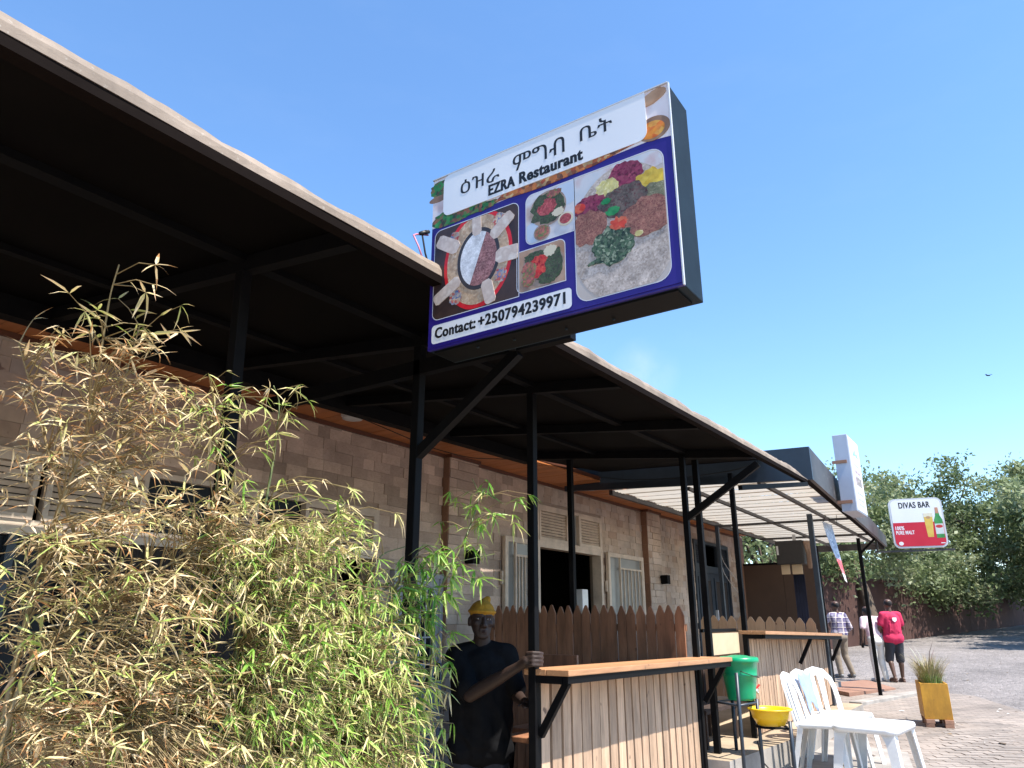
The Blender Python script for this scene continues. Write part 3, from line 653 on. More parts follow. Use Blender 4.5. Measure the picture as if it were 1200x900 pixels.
def photo(u0, v0, u1, v1, r, bgmat, shapes, mats, corners=(1, 1, 1, 1)):
    a0, b0, a1, b1 = U(u0), V(v0), U(u1), V(v1)
    mb = MB(); mb.prism(rrect(a0, b0, a1, b1, r, 6, corners), SF, 0, .0045, 0)
    IN = rrect(a0 + .003, b0 + .003, a1 - .003, b1 - .003, max(r - .003, .002), 6, corners)
    P = rrect(a0 - .003, b0 - .003, a1 + .003, b1 + .003, r + .003, 6, corners); Q = rrect(a0, b0, a1, b1, r, 6, corners); n = len(P)
    mb.add([SF(a, b, .0046) for a, b in P] + [SF(a, b, .0046) for a, b in Q], [(i, (i+1) % n, n+(i+1) % n, n+i) for i in range(n)], 1)
    d = .0048
    for poly, k in shapes:
        poly = cclip(poly, IN)
        if len(poly) > 2: mb.prism(poly, SF, .0044, d, k + 2); d += .0002
    return mb.build('food_photo', [bgmat, PW] + mats, panel, fixn=True)
def EL(u, v, ru, rv, wob=0, seed=0, rot=0, n=40): return ellp(U(u), V(v), U(ru), V(rv), n, wob, seed, rot)
def roll(u0, v0, u1, v1, w_):
    A = Vector((U(u0), V(v0))); B = Vector((U(u1), V(v1))); d = (B - A).normalized(); p = Vector((-d.y, d.x)) * w_
    return [tuple(A + p), tuple(A + p * .7 - d * w_ * .5), tuple(A - p * .7 - d * w_ * .5), tuple(A - p), tuple(B - p * 1.05), tuple(B - p * .6 + d * w_ * .6), tuple(B + p * .6 + d * w_ * .6), tuple(B + p * 1.05)]
rim = [(.6, .015, .025)]
mm1 = [flatmat('red_basket_rim', (.55, .012, .02), (.65, .03, .04), scale=30, kind='noise'), flatmat('basket_weave', (.5, .36, .24), (.38, .25, .16), (.55, .42, .3), scale=70), flatmat('black_bowl', (.03, .025, .03), (.05, .045, .05), scale=20, kind='noise'),
       flatmat('white_rice', (.7, .7, .72), (.55, .55, .58), (.76, .76, .78), scale=150), flatmat('brown_mince', (.25, .1, .1), (.4, .2, .19), (.16, .06, .06), (.32, .15, .15), scale=110), flatmat('injera_roll', (.62, .52, .46), (.5, .4, .35), (.68, .6, .54), scale=25, kind='noise'), flatmat('basket_pattern', (.05, .12, .3), (.5, .4, .3), (.4, .05, .05), scale=60), flatmat('table_cloth_dark', (.015, .015, .025), (.03, .025, .03), scale=8, kind='noise')]
half = [p for p in EL(.233, .43, .084, .152, n=80)]
def halfp(side):
    c = Vector((U(.233), V(.43))); d = Vector((.35, .94)).normalized(); nrm = Vector((-d.y, d.x)); return [p for p in EL(.233, .43, .083, .15, n=90) if (Vector(p) - c).dot(nrm) * side >= -.006]
sh1 = [(EL(.228, .43, .157, .275), 0), (EL(.228, .43, .142, .25), 1), (EL(.33, .6, .03, .05, .3, 1), 6), (EL(.13, .25, .03, .04, .3, 2), 6), (EL(.335, .3, .025, .04, .3, 3), 6), (EL(.12, .6, .02, .03, .3, 3), 6),
       (EL(.233, .43, .097, .172), 2), (halfp(1), 3), (halfp(-1), 4)]
for r_ in ((.222, .665, .226, .58, .022), (.375, .61, .305, .535, .026), (.405, .4, .33, .405, .032), (.29, .18, .272, .275, .026), (.04, .265, .135, .335, .026), (.05, .6, .125, .535, .03)): sh1.append((roll(*r_), 5))
photo(.022, .157, .41, .67, .03, flatmat('photo_dark_table', (.03, .018, .018), (.06, .035, .03), (.02, .015, .02), scale=7, kind='noise'), sh1, mm1, (1, 1, 1, 0))
mm2 = [flatmat('injera_grey', (.36, .27, .22), (.28, .2, .16), scale=40), flatmat('red_stew', (.3, .04, .05), (.45, .1, .1), (.18, .03, .03), scale=90), flatmat('dark_greens', (.03, .06, .02), (.08, .1, .05), (.05, .04, .03), scale=110), flatmat('cream_dip', (.62, .56, .42), (.55, .48, .36), scale=20, kind='noise'), flatmat('pale_blue_plate', (.42, .5, .62), (.5, .56, .66), scale=6, kind='noise'), flatmat('mixed_salad', (.3, .05, .08), (.12, .2, .06), (.45, .12, .1), (.2, .1, .08), scale=90)]
sh2 = [(EL(.62, .63, .06, .07, 0, 0, .3), 4), (EL(.48, .47, .06, .055, 0, 0, .2), 4), (EL(.535, .575, .074, .095), 0), (EL(.535, .575, .066, .085, .3, 3), 2), (EL(.53, .585, .038, .045, .3, 4), 1), (EL(.50, .62, .02, .022, .3, 5), 3 if False else 2), (EL(.575, .535, .024, .022, .4, 6), 3), (EL(.56, .645, .03, .02, .3, 7), 5), (EL(.51, .455, .034, .042), 0), (EL(.51, .455, .029, .036, .2, 8), 5), (EL(.605, .485, .03, .034), 3), (EL(.605, .485, .023, .026), 1)]
photo(.444, .41, .643, .68, .03, flatmat('photo_pale_cloth', (.45, .4, .4), (.58, .58, .62), (.4, .26, .2), scale=8, kind='noise'), sh2, mm2, (0, 1, 1, 0))
sh3 = [(EL(.51, .275, .085, .1), 0), (EL(.48, .335, .045, .03, .3, 2), 2), (EL(.50, .28, .045, .06, .3, 4), 1), (EL(.455, .27, .03, .05, .3, 1), 5), (EL(.555, .27, .035, .08, .3, 6), 2), (EL(.54, .345, .025, .028, .3, 7), 3), (EL(.45, .22, .025, .03, .3, 9), 5), (EL(.53, .21, .04, .03, .3, 11), 2)]
photo(.405, .17, .598, .385, .025, flatmat('photo_brown_table', (.3, .16, .1), (.42, .28, .2), (.15, .1, .09), scale=9, kind='noise'), sh3, [mm2[0], flatmat('tomato', (.5, .02, .02), (.6, .08, .05), (.3, .01, .02), scale=80)] + mm2[2:], (1, 0, 1, 1) if False else (1, 0, 1, 0))
mm4 = [flatmat('injera_spongy', (.5, .42, .37), (.33, .27, .23), (.55, .47, .42), (.42, .35, .3), scale=105), flatmat('purple_beet', (.2, .02, .06), (.3, .06, .1), (.1, .01, .03), scale=70), flatmat('yellow_potato', (.62, .42, .04), (.68, .5, .08), (.55, .33, .03), scale=30), flatmat('brown_lentil', (.26, .1, .075), (.36, .17, .12), (.18, .06, .05), (.3, .14, .1), scale=130), flatmat('leafy_greens', (.025, .05, .025), (.1, .16, .09), (.015, .03, .02), (.28, .33, .22), scale=85), flatmat('green_lentil', (.22, .2, .12), (.14, .14, .08), (.3, .28, .18), scale=120), flatmat('red_pepper', (.55, .04, .025), (.6, .16, .08), scale=30), flatmat('green_pepper', (.02, .22, .07), (.05, .3, .1), scale=25), flatmat('striped_cloth', (.42, .48, .55), (.55, .55, .58), (.5, .32, .32), scale=12, kind='noise'), flatmat('cabbage', (.6, .52, .2), (.48, .42, .16), (.66, .6, .34), scale=70), flatmat('dark_mix', (.07, .05, .04), (.15, .12, .1), (.1, .03, .03), scale=90)]
sh4 = [([(U(.635), V(.5)), (U(.635), V(.69)), (U(.97), V(.69)), (U(.97), V(.6))], 8), (EL(.815, .33, .19, .335), 0), (EL(.835, .6, .06, .075, .25, 3), 1), (EL(.765, .565, .042, .05, .3, 2), 9), (EL(.92, .535, .055, .055, .3, 5), 2), (EL(.93, .46, .07, .055, .25, 9), 5), (EL(.70, .505, .06, .055, .25, 4), 1), (EL(.82, .475, .09, .08, .25, 6), 10), (EL(.69, .395, .07, .085, .2, 7), 3), (EL(.9, .365, .09, .095, .2, 8), 3), (EL(.775, .27, .075, .09, .35, 12), 4), (EL(.66, .51, .022, .025, .2, 3), 6), (EL(.782, .44, .025, .022, .4, 14), 7), (EL(.8, .37, .03, .03, .5, 15), 6), (EL(.87, .29, .014, .014, .3, 4), 9), (EL(.715, .215, .03, .01, .3, 3, .2), 4), (EL(.76, .50, .018, .015, .3, 33), 7)]
photo(.64, .04, .966, .682, .05, flatmat('photo_grey_table', (.42, .36, .32), (.5, .45, .42), scale=6, kind='noise'), sh4, mm4, (1, 0, 1, 1))
# metal trim, screws
mb = MB(); mb.span((SX - .006, SY - SW - .004, SZ - .002), (SX + .004, SY - SW + .001, SZ + SH)); mb.build('trim', M['white'], sign); mb = MB(); mb.span((SX - .006, SY - SW + .0012, SZ + SH - .001), (SX + .016, SY + .002, SZ + SH + .004)); mb.build('trim', M['white'], sign)
mb = MB()
for q in (.2, .35, .55, .72): mb.lathe([(.006, 0), (.006, .004), (.001, .005)], (SX + .03 + .1 * q, SY - SW * q, SZ - .017), 8)
mb.build('screws', M['steelpaint'], sign)
mb = MB(); mb.bar((2.72, 1.86, 2.81), (2.27, 1.6, 2.70), .035); mb.build('mounting_arm', M['black'], sign)
wr = MB(); wr.tube([(2.02, 1.82, 2.95), (1.99, 1.83, 3.02), (1.99, 1.86, 3.08), (2.03, 1.88, 3.11), (2.09, 1.868, 3.13)], .004, 6, 0); tag(wr.build('power_cable', M['pink'], None, (2.02, 1.82, 2.95)), 'thin pink cable looping up to the left side of the restaurant sign', 'cable')
ORG['power_cable'] = Vector((2.02, 1.82, 2.95))
wr = MB(); wr.tube([(2.07, 1.862, 3.14), (2.05, 1.87, 3.13), (2.08, 1.872, 3.04), (2.1, 1.864, 2.98)], .004, 6, 0); wr.tube([(2.04, 1.87, 3.115), (2.09, 1.866, 3.145)], .009, 6, 0); tag(wr.build('power_lead', M['wire'], None, (2.05, 1.87, 3.1)), 'short black lead with a plug beside the left edge of the restaurant sign', 'cable')

# ------------------------------------------------------------------ second canopy
def translucent(name, c, mix=.5, rough=.6):
    m = pbr(name, c, tuple(k * .85 for k in c), 4, rough, .05); t = m.node_tree; N = t.nodes; L = t.links; b = N['Principled BSDF']
    tr = N.new('ShaderNodeBsdfTranslucent'); src = b.inputs['Base Color'].links[0].from_socket; L.new(src, tr.inputs[0])
    mx = N.new('ShaderNodeMixShader'); mx.inputs[0].default_value = mix; L.new(b.outputs[0], mx.inputs[1]); L.new(tr.outputs[0], mx.inputs[2])
    L.new(mx.outputs[0], N['Material Output'].inputs['Surface']); return m
M['poly'] = translucent('cream_translucent_roof_sheet', (.53, .475, .4), .52)
cn = thing('canopy', 'far canopy with a dark metal fascia and pale translucent ribbed roof sheets', 'canopy', (12, 2.5, .45))
XA, XB = 8.4, 16.9
def yf(x): return 1.75 + (x - XA) / (XB - XA) * .5
mb = MB()
mb.add([(XA, 1.75, 3.03), (XA, 4.9, 3.2), (XA, 4.9, 3.5), (XA, 1.75, 3.4), (XA + .04, 1.75, 3.03), (XA + .04, 4.9, 3.2), (XA + .04, 4.9, 3.5), (XA + .04, 1.75, 3.4)],
    [(0, 3, 2, 1), (4, 5, 6, 7), (0, 1, 5, 4), (3, 7, 6, 2), (0, 4, 7, 3), (1, 2, 6, 5)]); mb.build('end_fascia', M['blackblue'], cn, fixn=True)
mb = MB(); x0, x1 = XA + .044, XB
mb.add([(x0, yf(x0), 3.03), (x1, yf(x1), 3.0), (x1, yf(x1), 3.22), (x0, yf(x0), 3.4), (x0, yf(x0) + .04, 3.03), (x1, yf(x1) + .04, 3.0), (x1, yf(x1) + .04, 3.22), (x0, yf(x0) + .04, 3.4)],
    [(0, 1, 2, 3), (4, 7, 6, 5), (0, 4, 5, 1), (3, 2, 6, 7), (0, 3, 7, 4), (1, 5, 6, 2)]); mb.build('front_fascia', M['fascia'], cn, fixn=True)
mb = MB(); mb.bar((x0, yf(x0) + .075, 3.045), (x1, yf(x1) + .075, 3.015), .065, .02); mb.build('fascia_lip', M['lip'], cn)
pw = .33; x = XA + .05; k = 0
while x < XB - .1:
    q = min(x + pw + .03, XB - .02); mb = MB(); zz = 3.1 + .012 * (k % 2)
    nn = 8; vs = []
    for i in range(nn + 1):
        xx = x + (q - x) * i / nn; dz = .012 * (i % 2) 
        vs += [(xx, yf(xx) + .06, zz + dz), (xx, 4.22, zz + .05 + dz)]
    mb.add(vs, [(2*i, 2*i+1, 2*i+3, 2*i+2) for i in range(nn)]); mb.build('roof_sheet', M['poly'], cn); x += pw; k += 1
mb = MB(); mb.add([(6.6, 2.25, 3.03), (8.39, 2.25, 3.31), (8.39, 4.34, 3.4), (6.6, 4.34, 3.27), (6.6, 2.25, 3.05), (8.39, 2.25, 3.33), (8.39, 4.34, 3.42), (6.6, 4.34, 3.29)], [(0,3,2,1),(4,5,6,7),(0,1,5,4),(1,2,6,5),(2,3,7,6),(3,0,4,7)]); mb.build('gap_shade_sheet', M['sheet'], cn)  # unseen sheet added over the gap between the roofs to shade the wall
mb = MB(); mb.add([(8.46, 4.2, 3.185), (XB, 4.2, 3.185), (XB, 4.42, 3.262), (8.46, 4.42, 3.262)], [(0, 1, 2, 3)]); o = mb.build('sun_stop_strip', M['fascia'], cn); o.modifiers.new('thick', 'SOLIDIFY').thickness = .004  # strip added to stop sun slipping in between canopy and soffit
for y, zz in ((2.35, 3.07), (3.2, 3.08)):
    mb = MB(); mb.bar((XA + .05, y, zz), (XB, y + .12, zz - .01), .04, .04); mb.build('purlin', M['fascia'], cn)
mb = MB(); mb.bar((XA + .05, 4.24, 3.13), (XB, 4.24, 3.12), .05, .06); mb.build('rear_rail', M['fascia'], cn)
for x in (12.3, 14.8): mb = MB(); mb.bar((x, yf(x) + .12, 3.06), (x, 4.2, 3.085), .04, .035); mb.build('rafter', M['fascia'], cn)
mb = MB(); mb.bar((XB, yf(XB) + .05, 3.02), (XB, 4.4, 3.03), .06, .13); mb.build('end_beam', M['fascia'], cn)
post(cn, 6.84, 2.5, .45, 3.06, .055, 'black'); post(cn, 7.91, 2.5, .45, 3.1, .05, 'black'); post(cn, 12.3, 4.2, .45, 3.1, .06, 'blackblue')
post(cn, 11.45, 2.5, .45, 3.06, .07, 'blackblue'); post(cn, 15.2, 2.5, .27, 3.04, .06, 'black')
mb = MB(); mb.bar((15.2, 2.5, 2.75), (15.2, yf(15.2) + .06, 3.02), .035, .04); mb.build('brace', M['black'], cn)

# white lightbox on the canopy
lb = thing('lightbox_sign', 'white upright lightbox with small blue logo fixed to the dark canopy fascia', 'sign', (10.1, 1.62, 2.88))
mb = MB(); M['boxpaint'] = pbr('pale_blue_grey_metal', (.4, .44, .53), (.34, .38, .47), 4, .45, .08); mb.span((10.1, 1.62, 2.88), (10.82, 1.8, 3.88)); mb.build('box', M['boxpaint'], lb, bevel=.006)
def LF(a, b, d): return (10.1 + a * .847, 1.618 - d, 2.88 + b)
mb = MB(); mb.prism(rrect(.02, .02, .83, .98, .01), LF, 0, .003); fp = mb.build('face_panel', M['whiteprint'], lb, fixn=True)
mb = MB()
for a0, a1, b0, b1, c in ((.3, .38, .76, .86, 0), (.42, .52, .77, .88, 0), (.56, .66, .76, .84, 1), (.06, .1, .5, .93, 2), (.2, .75, .62, .645, 3), (.25, .7, .52, .56, 4), (.3, .7, .36, .48, 5), (.22, .3, .36, .48, 4), (.2, .72, .24, .27, 3), (.2, .7, .16, .19, 3), (.24, .68, .09, .12, 3), (.06, .1, .1, .3, 2)):
    if c < 2: mb.prism([(a0, b0), (a1, b0), ((a0 + a1) / 2 + .01, b1)], LF, .003, .0045, c)
    else: mb.prism([(a0, b0), (a1, b0), (a1, b1), (a0, b1)], LF, .003, .0045, c)
mb.build('print', [flatmat('teal_print', (.02, .25, .4), (.03, .3, .42), scale=4, kind='noise'), flatmat('cyan_print', (.03, .35, .5), (.03, .3, .45), scale=4, kind='noise'), flatmat('yellow_green_print', (.35, .4, .12), (.5, .4, .15), scale=4, kind='noise'), flatmat('grey_lettering_print', (.3, .3, .35), (.6, .6, .62), scale=60), flatmat('maroon_lettering_print', (.25, .08, .1), (.6, .5, .5), scale=60), flatmat('photo_strip_print', (.35, .25, .2), (.15, .12, .1), (.55, .45, .4), scale=30)], fp, fixn=True)
for zz in (2.98, 3.5):
    mb = MB(); mb.span((10.085, 1.66, zz), (10.1, 1.84, zz + .04)); mb.build('bracket', M['rust'], lb)

# hanging banner seen edge on
bn = MB(); vs = []
for i in range(9):
    t = i / 8; zz = 2.98 - .86 * t; x = 11.9; wd = .13 * (1 - .7 * t); y = 2.36 - .15 * t
    vs += [(x - wd * 1.2, y + wd * .25 + .012 * math.sin(5 * t), zz), (x + wd * 1.2, y - wd * .25, zz - .03)]
bn.add(vs, [(2*i, 2*i+1, 2*i+3, 2*i+2) for i in range(5)], 0); bn.add(vs, [(2*i, 2*i+1, 2*i+3, 2*i+2) for i in range(5, 7)], 1); bn.add(vs, [(2*i, 2*i+1, 2*i+3, 2*i+2) for i in range(7, 8)], 2)
o = tag(bn.build('banner', [flatmat('grey_blue_banner_print', (.2, .24, .34), (.55, .58, .65), (.35, .38, .48), scale=12), flatmat('red_banner_print', (.55, .05, .06), (.6, .2, .2), scale=12), M['whiteprint']], None, (11.9, 2.32, 2.98)), 'narrow grey and red banner hanging at a slant below the white lightbox', 'banner')
o.modifiers.new('thick', 'SOLIDIFY').thickness = .004; ORG[o.name] = Vector((11.9, 2.32, 2.98))
wr = MB(); wr.tube([(11.9, 2.36, 3.08), (11.86, 2.40, 2.98)], .004, 5); wr.build('cord', M['wire'], o); wr = MB(); wr.tube([(11.95, 2.22, 3.08), (12.0, 2.24, 2.94)], .004, 5); wr.build('cord', M['wire'], o)

# bar sign on its bracket
ds = thing('bar_sign', 'rounded red and white bar sign with a beer glass and bottle beside the far tree', 'sign', (15.6, 1.5, 2.86))
XS = 15.6; A0, B0, WD, HD = 1.95, 2.85, .9, .92
def DF(a, b, d): return (XS + .24 * a - .97 * d, A0 - .97 * a - .24 * d, B0 + b)
mb = MB(); mb.prism(rrect(0, 0, WD, HD, .11, 8), DF, -.09, 0); mb.build('box', M['white'], ds, fixn=True)
mb = MB(); P = rrect(.03, .03, WD - .03, HD - .03, .09, 8); mb.prism(P, DF, 0, .003, 0)
mb.prism(clip(P, 0, 0, WD, .47), DF, .001, .004, 1); fp = mb.build('face_panel', [M['whiteprint'], flatmat('red_print', (.5, .012, .035), (.55, .02, .045), scale=3, kind='noise')], ds, fixn=True)
mb = MB(); text_into(mb, 'DIVAS BAR', DF, .17, .735, .70, .85, .0034, 0, .02, 0.0025); mb.build('lettering', INK, fp)
mb = MB(); text_into(mb, '100%', DF, .06, .335, .21, .405, .0044, 0, .02, 0.001); text_into(mb, 'PURE MALT', DF, .06, .25, .37, .32, .0044, 0, .02, 0.001)
mb.prism(ellp(.12, .085, .04, .035, 16), DF, .0035, .0046); mb.prism([(.78, .07), (.85, .07), (.85, .085), (.78, .085)], DF, .0035, .0046); mb.build('lettering', M['whiteprint'], fp)
mb = MB(); mb.prism([(.585, .19), (.68, .19), (.715, .6), (.56, .6)], DF, .0035, .0046, 0); mb.prism([(.56, .56), (.715, .56), (.72, .63), (.555, .63)], DF, .0035, .0049, 1); mb.prism(ellp(.635, .55, .04, .025, 16), DF, .0035, .0052, 2); mb.build('glass_print', [flatmat('beer_print', (.6, .38, .06), (.7, .5, .12), scale=8, kind='noise'), flatmat('foam_print', (.7, .64, .48), (.66, .6, .45), scale=20, kind='noise'), flatmat('tan_print', (.5, .3, .15), (.45, .26, .12), scale=20, kind='noise')], fp, fixn=True)
mb = MB(); mb.prism([(.73, .17), (.86, .17), (.865, .5), (.83, .58), (.822, .66), (.765, .66), (.757, .58), (.725, .5)], DF, .0035, .0047, 0); mb.prism([(.765, .62), (.822, .62), (.82, .73), (.767, .73)], DF, .0035, .005, 1); mb.prism([(.727, .24), (.863, .24), (.863, .43), (.727, .43)], DF, .0035, .0052, 2); mb.prism(ellp(.795, .38, .06, .03, 20), DF, .0035, .0055, 3); mb.build('bottle_print', [flatmat('green_bottle_print', (.03, .2, .05), (.08, .32, .1), scale=8, kind='noise'), flatmat('copper_foil_print', (.45, .2, .12), (.5, .26, .16), scale=9, kind='noise'), flatmat('label_print', (.6, .62, .6), (.5, .55, .5), scale=16, kind='noise'), flatmat('red_label_print', (.5, .03, .03), (.5, .06, .06), scale=9, kind='noise')], fp, fixn=True)
mb = MB(); mb.bar((XS - .04, 2.3, 2.8), (XS + .29, 1.0, 2.81), .035, .035); mb.bar((XS - .03, 2.25, 2.8), (XS - .03, 2.25, 3.1), .035, .035); mb.bar((XS + .11, 1.7, 2.8), (XS + .11, 1.7, 2.86), .03); mb.build('bracket', M['fascia'], ds)

# ------------------------------------------------------------------ end panel, speaker, cloth
pn = thing('partition_panel', 'tall brown sheet panel closing the far end of the terrace', 'partition', (15.8, 4.1, .45))
mb = MB(); mb.span((15.8, 3.42, .5), (15.84, 4.1, 2.66)); mb.build('board', M['panel'], pn); mb = MB(); mb.span((15.8, 4.106, .5), (15.84, 4.9, 2.66)); mb.build('board', M['panel'], pn)
mb = MB(); mb.span((15.79, 3.37, .45), (15.85, 3.42, 3.0)); mb.build('frame_post', M['black'], pn); mb = MB(); mb.span((15.79, 3.42, 2.66), (15.85, 4.9, 2.7)); mb.build('frame', M['black'], pn)
mb = MB(); mb.span((15.7, 4.9, .45), (15.9, 5.0, 3.24)); mb.build('end_post', M['tilebrown'], pn)
sp = thing('loudspeaker', 'black loudspeaker box hung under the far end of the pale canopy', 'speaker', (14.2, 3.2, 2.55))
mb = MB(); mb.span((14.0, 3.24, 2.53), (14.45, 3.72, 2.95)); mb.build('case', M['speaker'], sp, bevel=.01)
mb = MB(); mb.span((14.0 - .02, 3.67, 2.7), (14.0, 3.7, 2.86)); mb.build('badge', M['fixture'], sp); mb = MB(); mb.span((14.2, 3.4, 2.95), (14.25, 3.45, 3.07)); mb.build('fitting', M['fixture'], sp)
mb = MB()
for i in range(6):
    t = i / 5; mb.tube([(14.05 + .05 * t, 3.22 - .012 * (i % 3) - .05 * t, 2.93), (14.08, 3.17 - .02 * math.sin(3 * t) - .03 * t, 2.7), (14.06, 3.19 - .04 * t, 2.5 - .05 * (i % 2))], [.025, .04, .02], 7)
tag(mb.build('cloth', M['cloth'], None, (14.08, 3.05, 2.45)), 'tan cloth draped down the right side of the hanging loudspeaker', 'cloth'); ORG['cloth'] = Vector((14.08, 3.05, 2.45))
for (y0, y1, nm) in ((3.53, 3.68, 'left of the two small cream boards under the hanging loudspeaker'), (3.31, 3.49, 'right of the two small cream boards under the hanging loudspeaker')):
    mb = MB(); mb.span((14.1, y0, 2.36), (14.12, y1, 2.53)); tag(mb.build('board', M['card'], None, (14.1, (y0 + y1) / 2, 2.36), bevel=.003), nm, 'board')
mb = MB(); vs = []
for i in range(9): vs += [(14.3 + .02 * (i % 2), 3.34 + .024 * i, 2.36), (14.3 + .03 * (i % 2), 3.35 + .024 * i, .8)]
mb.add(vs, [(2*i, 2*i+2, 2*i+3, 2*i+1) for i in range(8)], 0, True); o = tag(mb.build('fabric_banner', M['navy'], None, (14.3, 3.1, .8)), 'dark navy cloth hanging below the loudspeaker at the terrace end', 'banner'); o.modifiers.new('thick', 'SOLIDIFY').thickness = .006
ORG[o.name] = Vector((14.3, 3.1, .8))

# ------------------------------------------------------------------ bar counters
def counter(label, x0, x1, yfr, ypl, z0, z1, zfl, n, sx0, sx1, braces):
    t = thing('bar_counter', label, 'counter', ((x0 + x1) / 2, ypl, zfl), 'slatted timber bar counters along the terrace')
    def zt(x): return z0 + (z1 - z0) * (x - x0) / (x1 - x0)
    yy = [yfr, yfr + (ypl + .06 - yfr) * .5, ypl + .06]
    for k in range(2):
        mb = MB(); a, b = yy[k] + .001, yy[k + 1] - .001
        mb.add([(x0, a, z0 - .034), (x1, a, z1 - .034), (x1, b, z1 - .034), (x0, b, z0 - .034), (x0, a, z0), (x1, a, z1), (x1, b, z1), (x0, b, z0)],
            [(0,3,2,1),(4,5,6,7),(0,1,5,4),(1,2,6,5),(2,3,7,6),(3,0,4,7)]); mb.build('shelf_plank', M['top'], t, bevel=.004)
    mb = MB(); mb.bar((x0 + .01, yfr + .03, z0 - .055), (x1 - .01, yfr + .03, z1 - .055), .035, .04); mb.bar((x0 + .02, yfr + .05, z0 - .057), (x0 + .02, ypl, z0 - .057), .035, .04); mb.bar((x1 - .02, yfr + .05, z1 - .057), (x1 - .02, ypl, z1 - .057), .035, .04); mb.build('shelf_frame', M['black'], t)
    for bx in braces:
        mb = MB(); mb.bar((bx, ypl - .03, zt(bx) - .36), (bx, yfr + .035, zt(bx) - .07), .035, .04); mb.build('brace', M['black'], t)
    mb = MB(); mb.span((sx0, ypl + .022, zfl + .02), (sx1, ypl + .05, min(z0, z1) - .08)); mb.build('backing', M['slatdark'], t)
    p = (sx1 - sx0) / n; q = MB(); q.box((0, 0, 0), (p * .84, .022, 1)); qm = q.mesh('slat', M['slat'])
    for k in range(n):
        x = sx0 + p * (k + .5); hgt = zt(x) - .085 - zfl - .02
        inst('slat', qm, t, (x, ypl + .01 + random.uniform(-.003, .003), zfl + .02 + hgt / 2), (random.uniform(-.004, .004), random.uniform(-.006, .006), random.uniform(-.03, .03)), (random.uniform(.9, 1.06), 1, hgt))
    for x in (sx0 - .02, sx1 + .02): mb = MB(); mb.span((x - .02, ypl - .01, zfl), (x + .02, ypl + .03, zt(x) - .04)); mb.build('frame_post', M['black'], t)
    return t
counter('pale slatted bar counter whose shelf the man in the yellow beanie leans towards', 3.86, 6.7, 2.25, 2.5, 1.283, 1.25, .12, 20, 3.94, 6.43, (3.9, 6.56))
counter('pale slatted bar counter behind the white plastic chairs', 7.88, 11.55, 2.28, 2.5, 1.457, 1.385, .45, 38, 7.97, 11.6, (9.85, 11.6))
counter('slatted bar counter half hidden behind the dry bamboo at the left', -1.2, 1.62, 2.25, 2.5, 1.33, 1.31, .12, 20, -1.1, 1.55, (-.9, 1.4))

# ------------------------------------------------------------------ picket fences
def fence(label, x, y0, y1, z0, z1, zb, n, mat):
    t = thing('picket_fence', label, 'fence', (x, (y0 + y1) / 2, zb), 'picket partitions across the terrace')
    p = (y1 - y0) / n; wd = p * .93
    def F(a, b, d): return (d, a, b)
    q = MB(); h = 1.0
    q.prism([(-wd/2, 0), (wd/2, 0), (wd/2, h - .085), (wd*.12, h - .006), (0, h), (-wd*.12, h - .006), (-wd/2, h - .085)], F, -.009, .009)
    me = q.mesh('picket', M[mat]); bm = bmesh.new(); bm.from_mesh(me); bmesh.ops.recalc_face_normals(bm, faces=bm.faces); bm.to_mesh(me); bm.free()
    for k in range(n):
        y = y0 + p * (k + .5); zt = z0 + (z1 - z0) * k / (n - 1) + random.uniform(-.006, .006)
        hh = zt - zb - .04
        if hh > 1: # long pickets: stretch only the shaft
            key = ('pk', mat, round(hh, 2))
            if key not in PK:
                q = MB(); q.prism([(-wd/2, 0), (wd/2, 0), (wd/2, hh - .085), (wd*.12, hh - .006), (0, hh), (-wd*.12, hh - .006), (-wd/2, hh - .085)], F, -.009, .009)
                m2 = q.mesh('picket', M[mat]); bm = bmesh.new(); bm.from_mesh(m2); bmesh.ops.recalc_face_normals(bm, faces=bm.faces); bm.to_mesh(m2); bm.free(); PK[key] = m2
            inst('picket', PK[key], t, (x + random.uniform(-.002, .002), y, zb + .04), (random.uniform(-.008, .008), 0, random.uniform(-.05, .05)))
    for zz in (zb + .3, (z0 + zb) / 2 + .25, z0 - .22):
        mb = MB(); mb.span((x + .012, y0, zz), (x + .045, y1, zz + .06)); mb.build('rail', M[mat], t)
    return t
PK = {}
fence('dark brown picket fence behind the man in the yellow beanie', 6.44, 2.56, 4.72, 1.685, 1.71, .1, 23, 'picket')
fence('tan picket fence behind the counter near the far dark post', 11.46, 2.6, 4.3, 1.6, 1.64, .45, 12, 'picketlight')
bd = thing('plywood_board', 'cream plywood board fixed behind the green bucket', 'board', (7.4, 2.56, 1.2))
mb = MB(); mb.span((6.93, 2.555, 1.245), (7.86, 2.57, 1.44)); mb.build('board', M['card'], bd)
mb = MB(); mb.span((6.9, 2.572, 1.45), (7.86, 2.6, 1.48)); mb.span((6.9, 2.572, 1.19), (7.86, 2.6, 1.22)); mb.build('rail', M['black'], bd)
# low bench with a slatted back behind the bucket
bc = thing('bench', 'dark timber bench with upright back slats behind the hand-washing stand', 'bench', (7.4, 2.75, .45))
mb = MB(); mb.span((6.95, 2.62, .74), (7.85, 2.95, .775)); mb.build('seat', M['slatdark'], bc)
for x in (6.98, 7.8):
    for y in (2.65, 2.92): mb = MB(); mb.span((x - .02, y - .02, .45), (x + .02, y + .02, .738)); mb.build('leg', M['slatdark'], bc)
for k in range(9): mb = MB(); mb.span((6.97 + .1 * k, 2.93, .79), (7.03 + .1 * k, 2.95, 1.2)); mb.build('back_slat', M['slatdark'] if k % 3 else M['picketlight'], bc)
mb = MB(); mb.span((6.95, 2.952, 1.12), (7.87, 2.98, 1.17)); mb.span((6.95, 2.952, .8), (7.87, 2.98, .85)); mb.build('back_rail', M['slatdark'], bc)

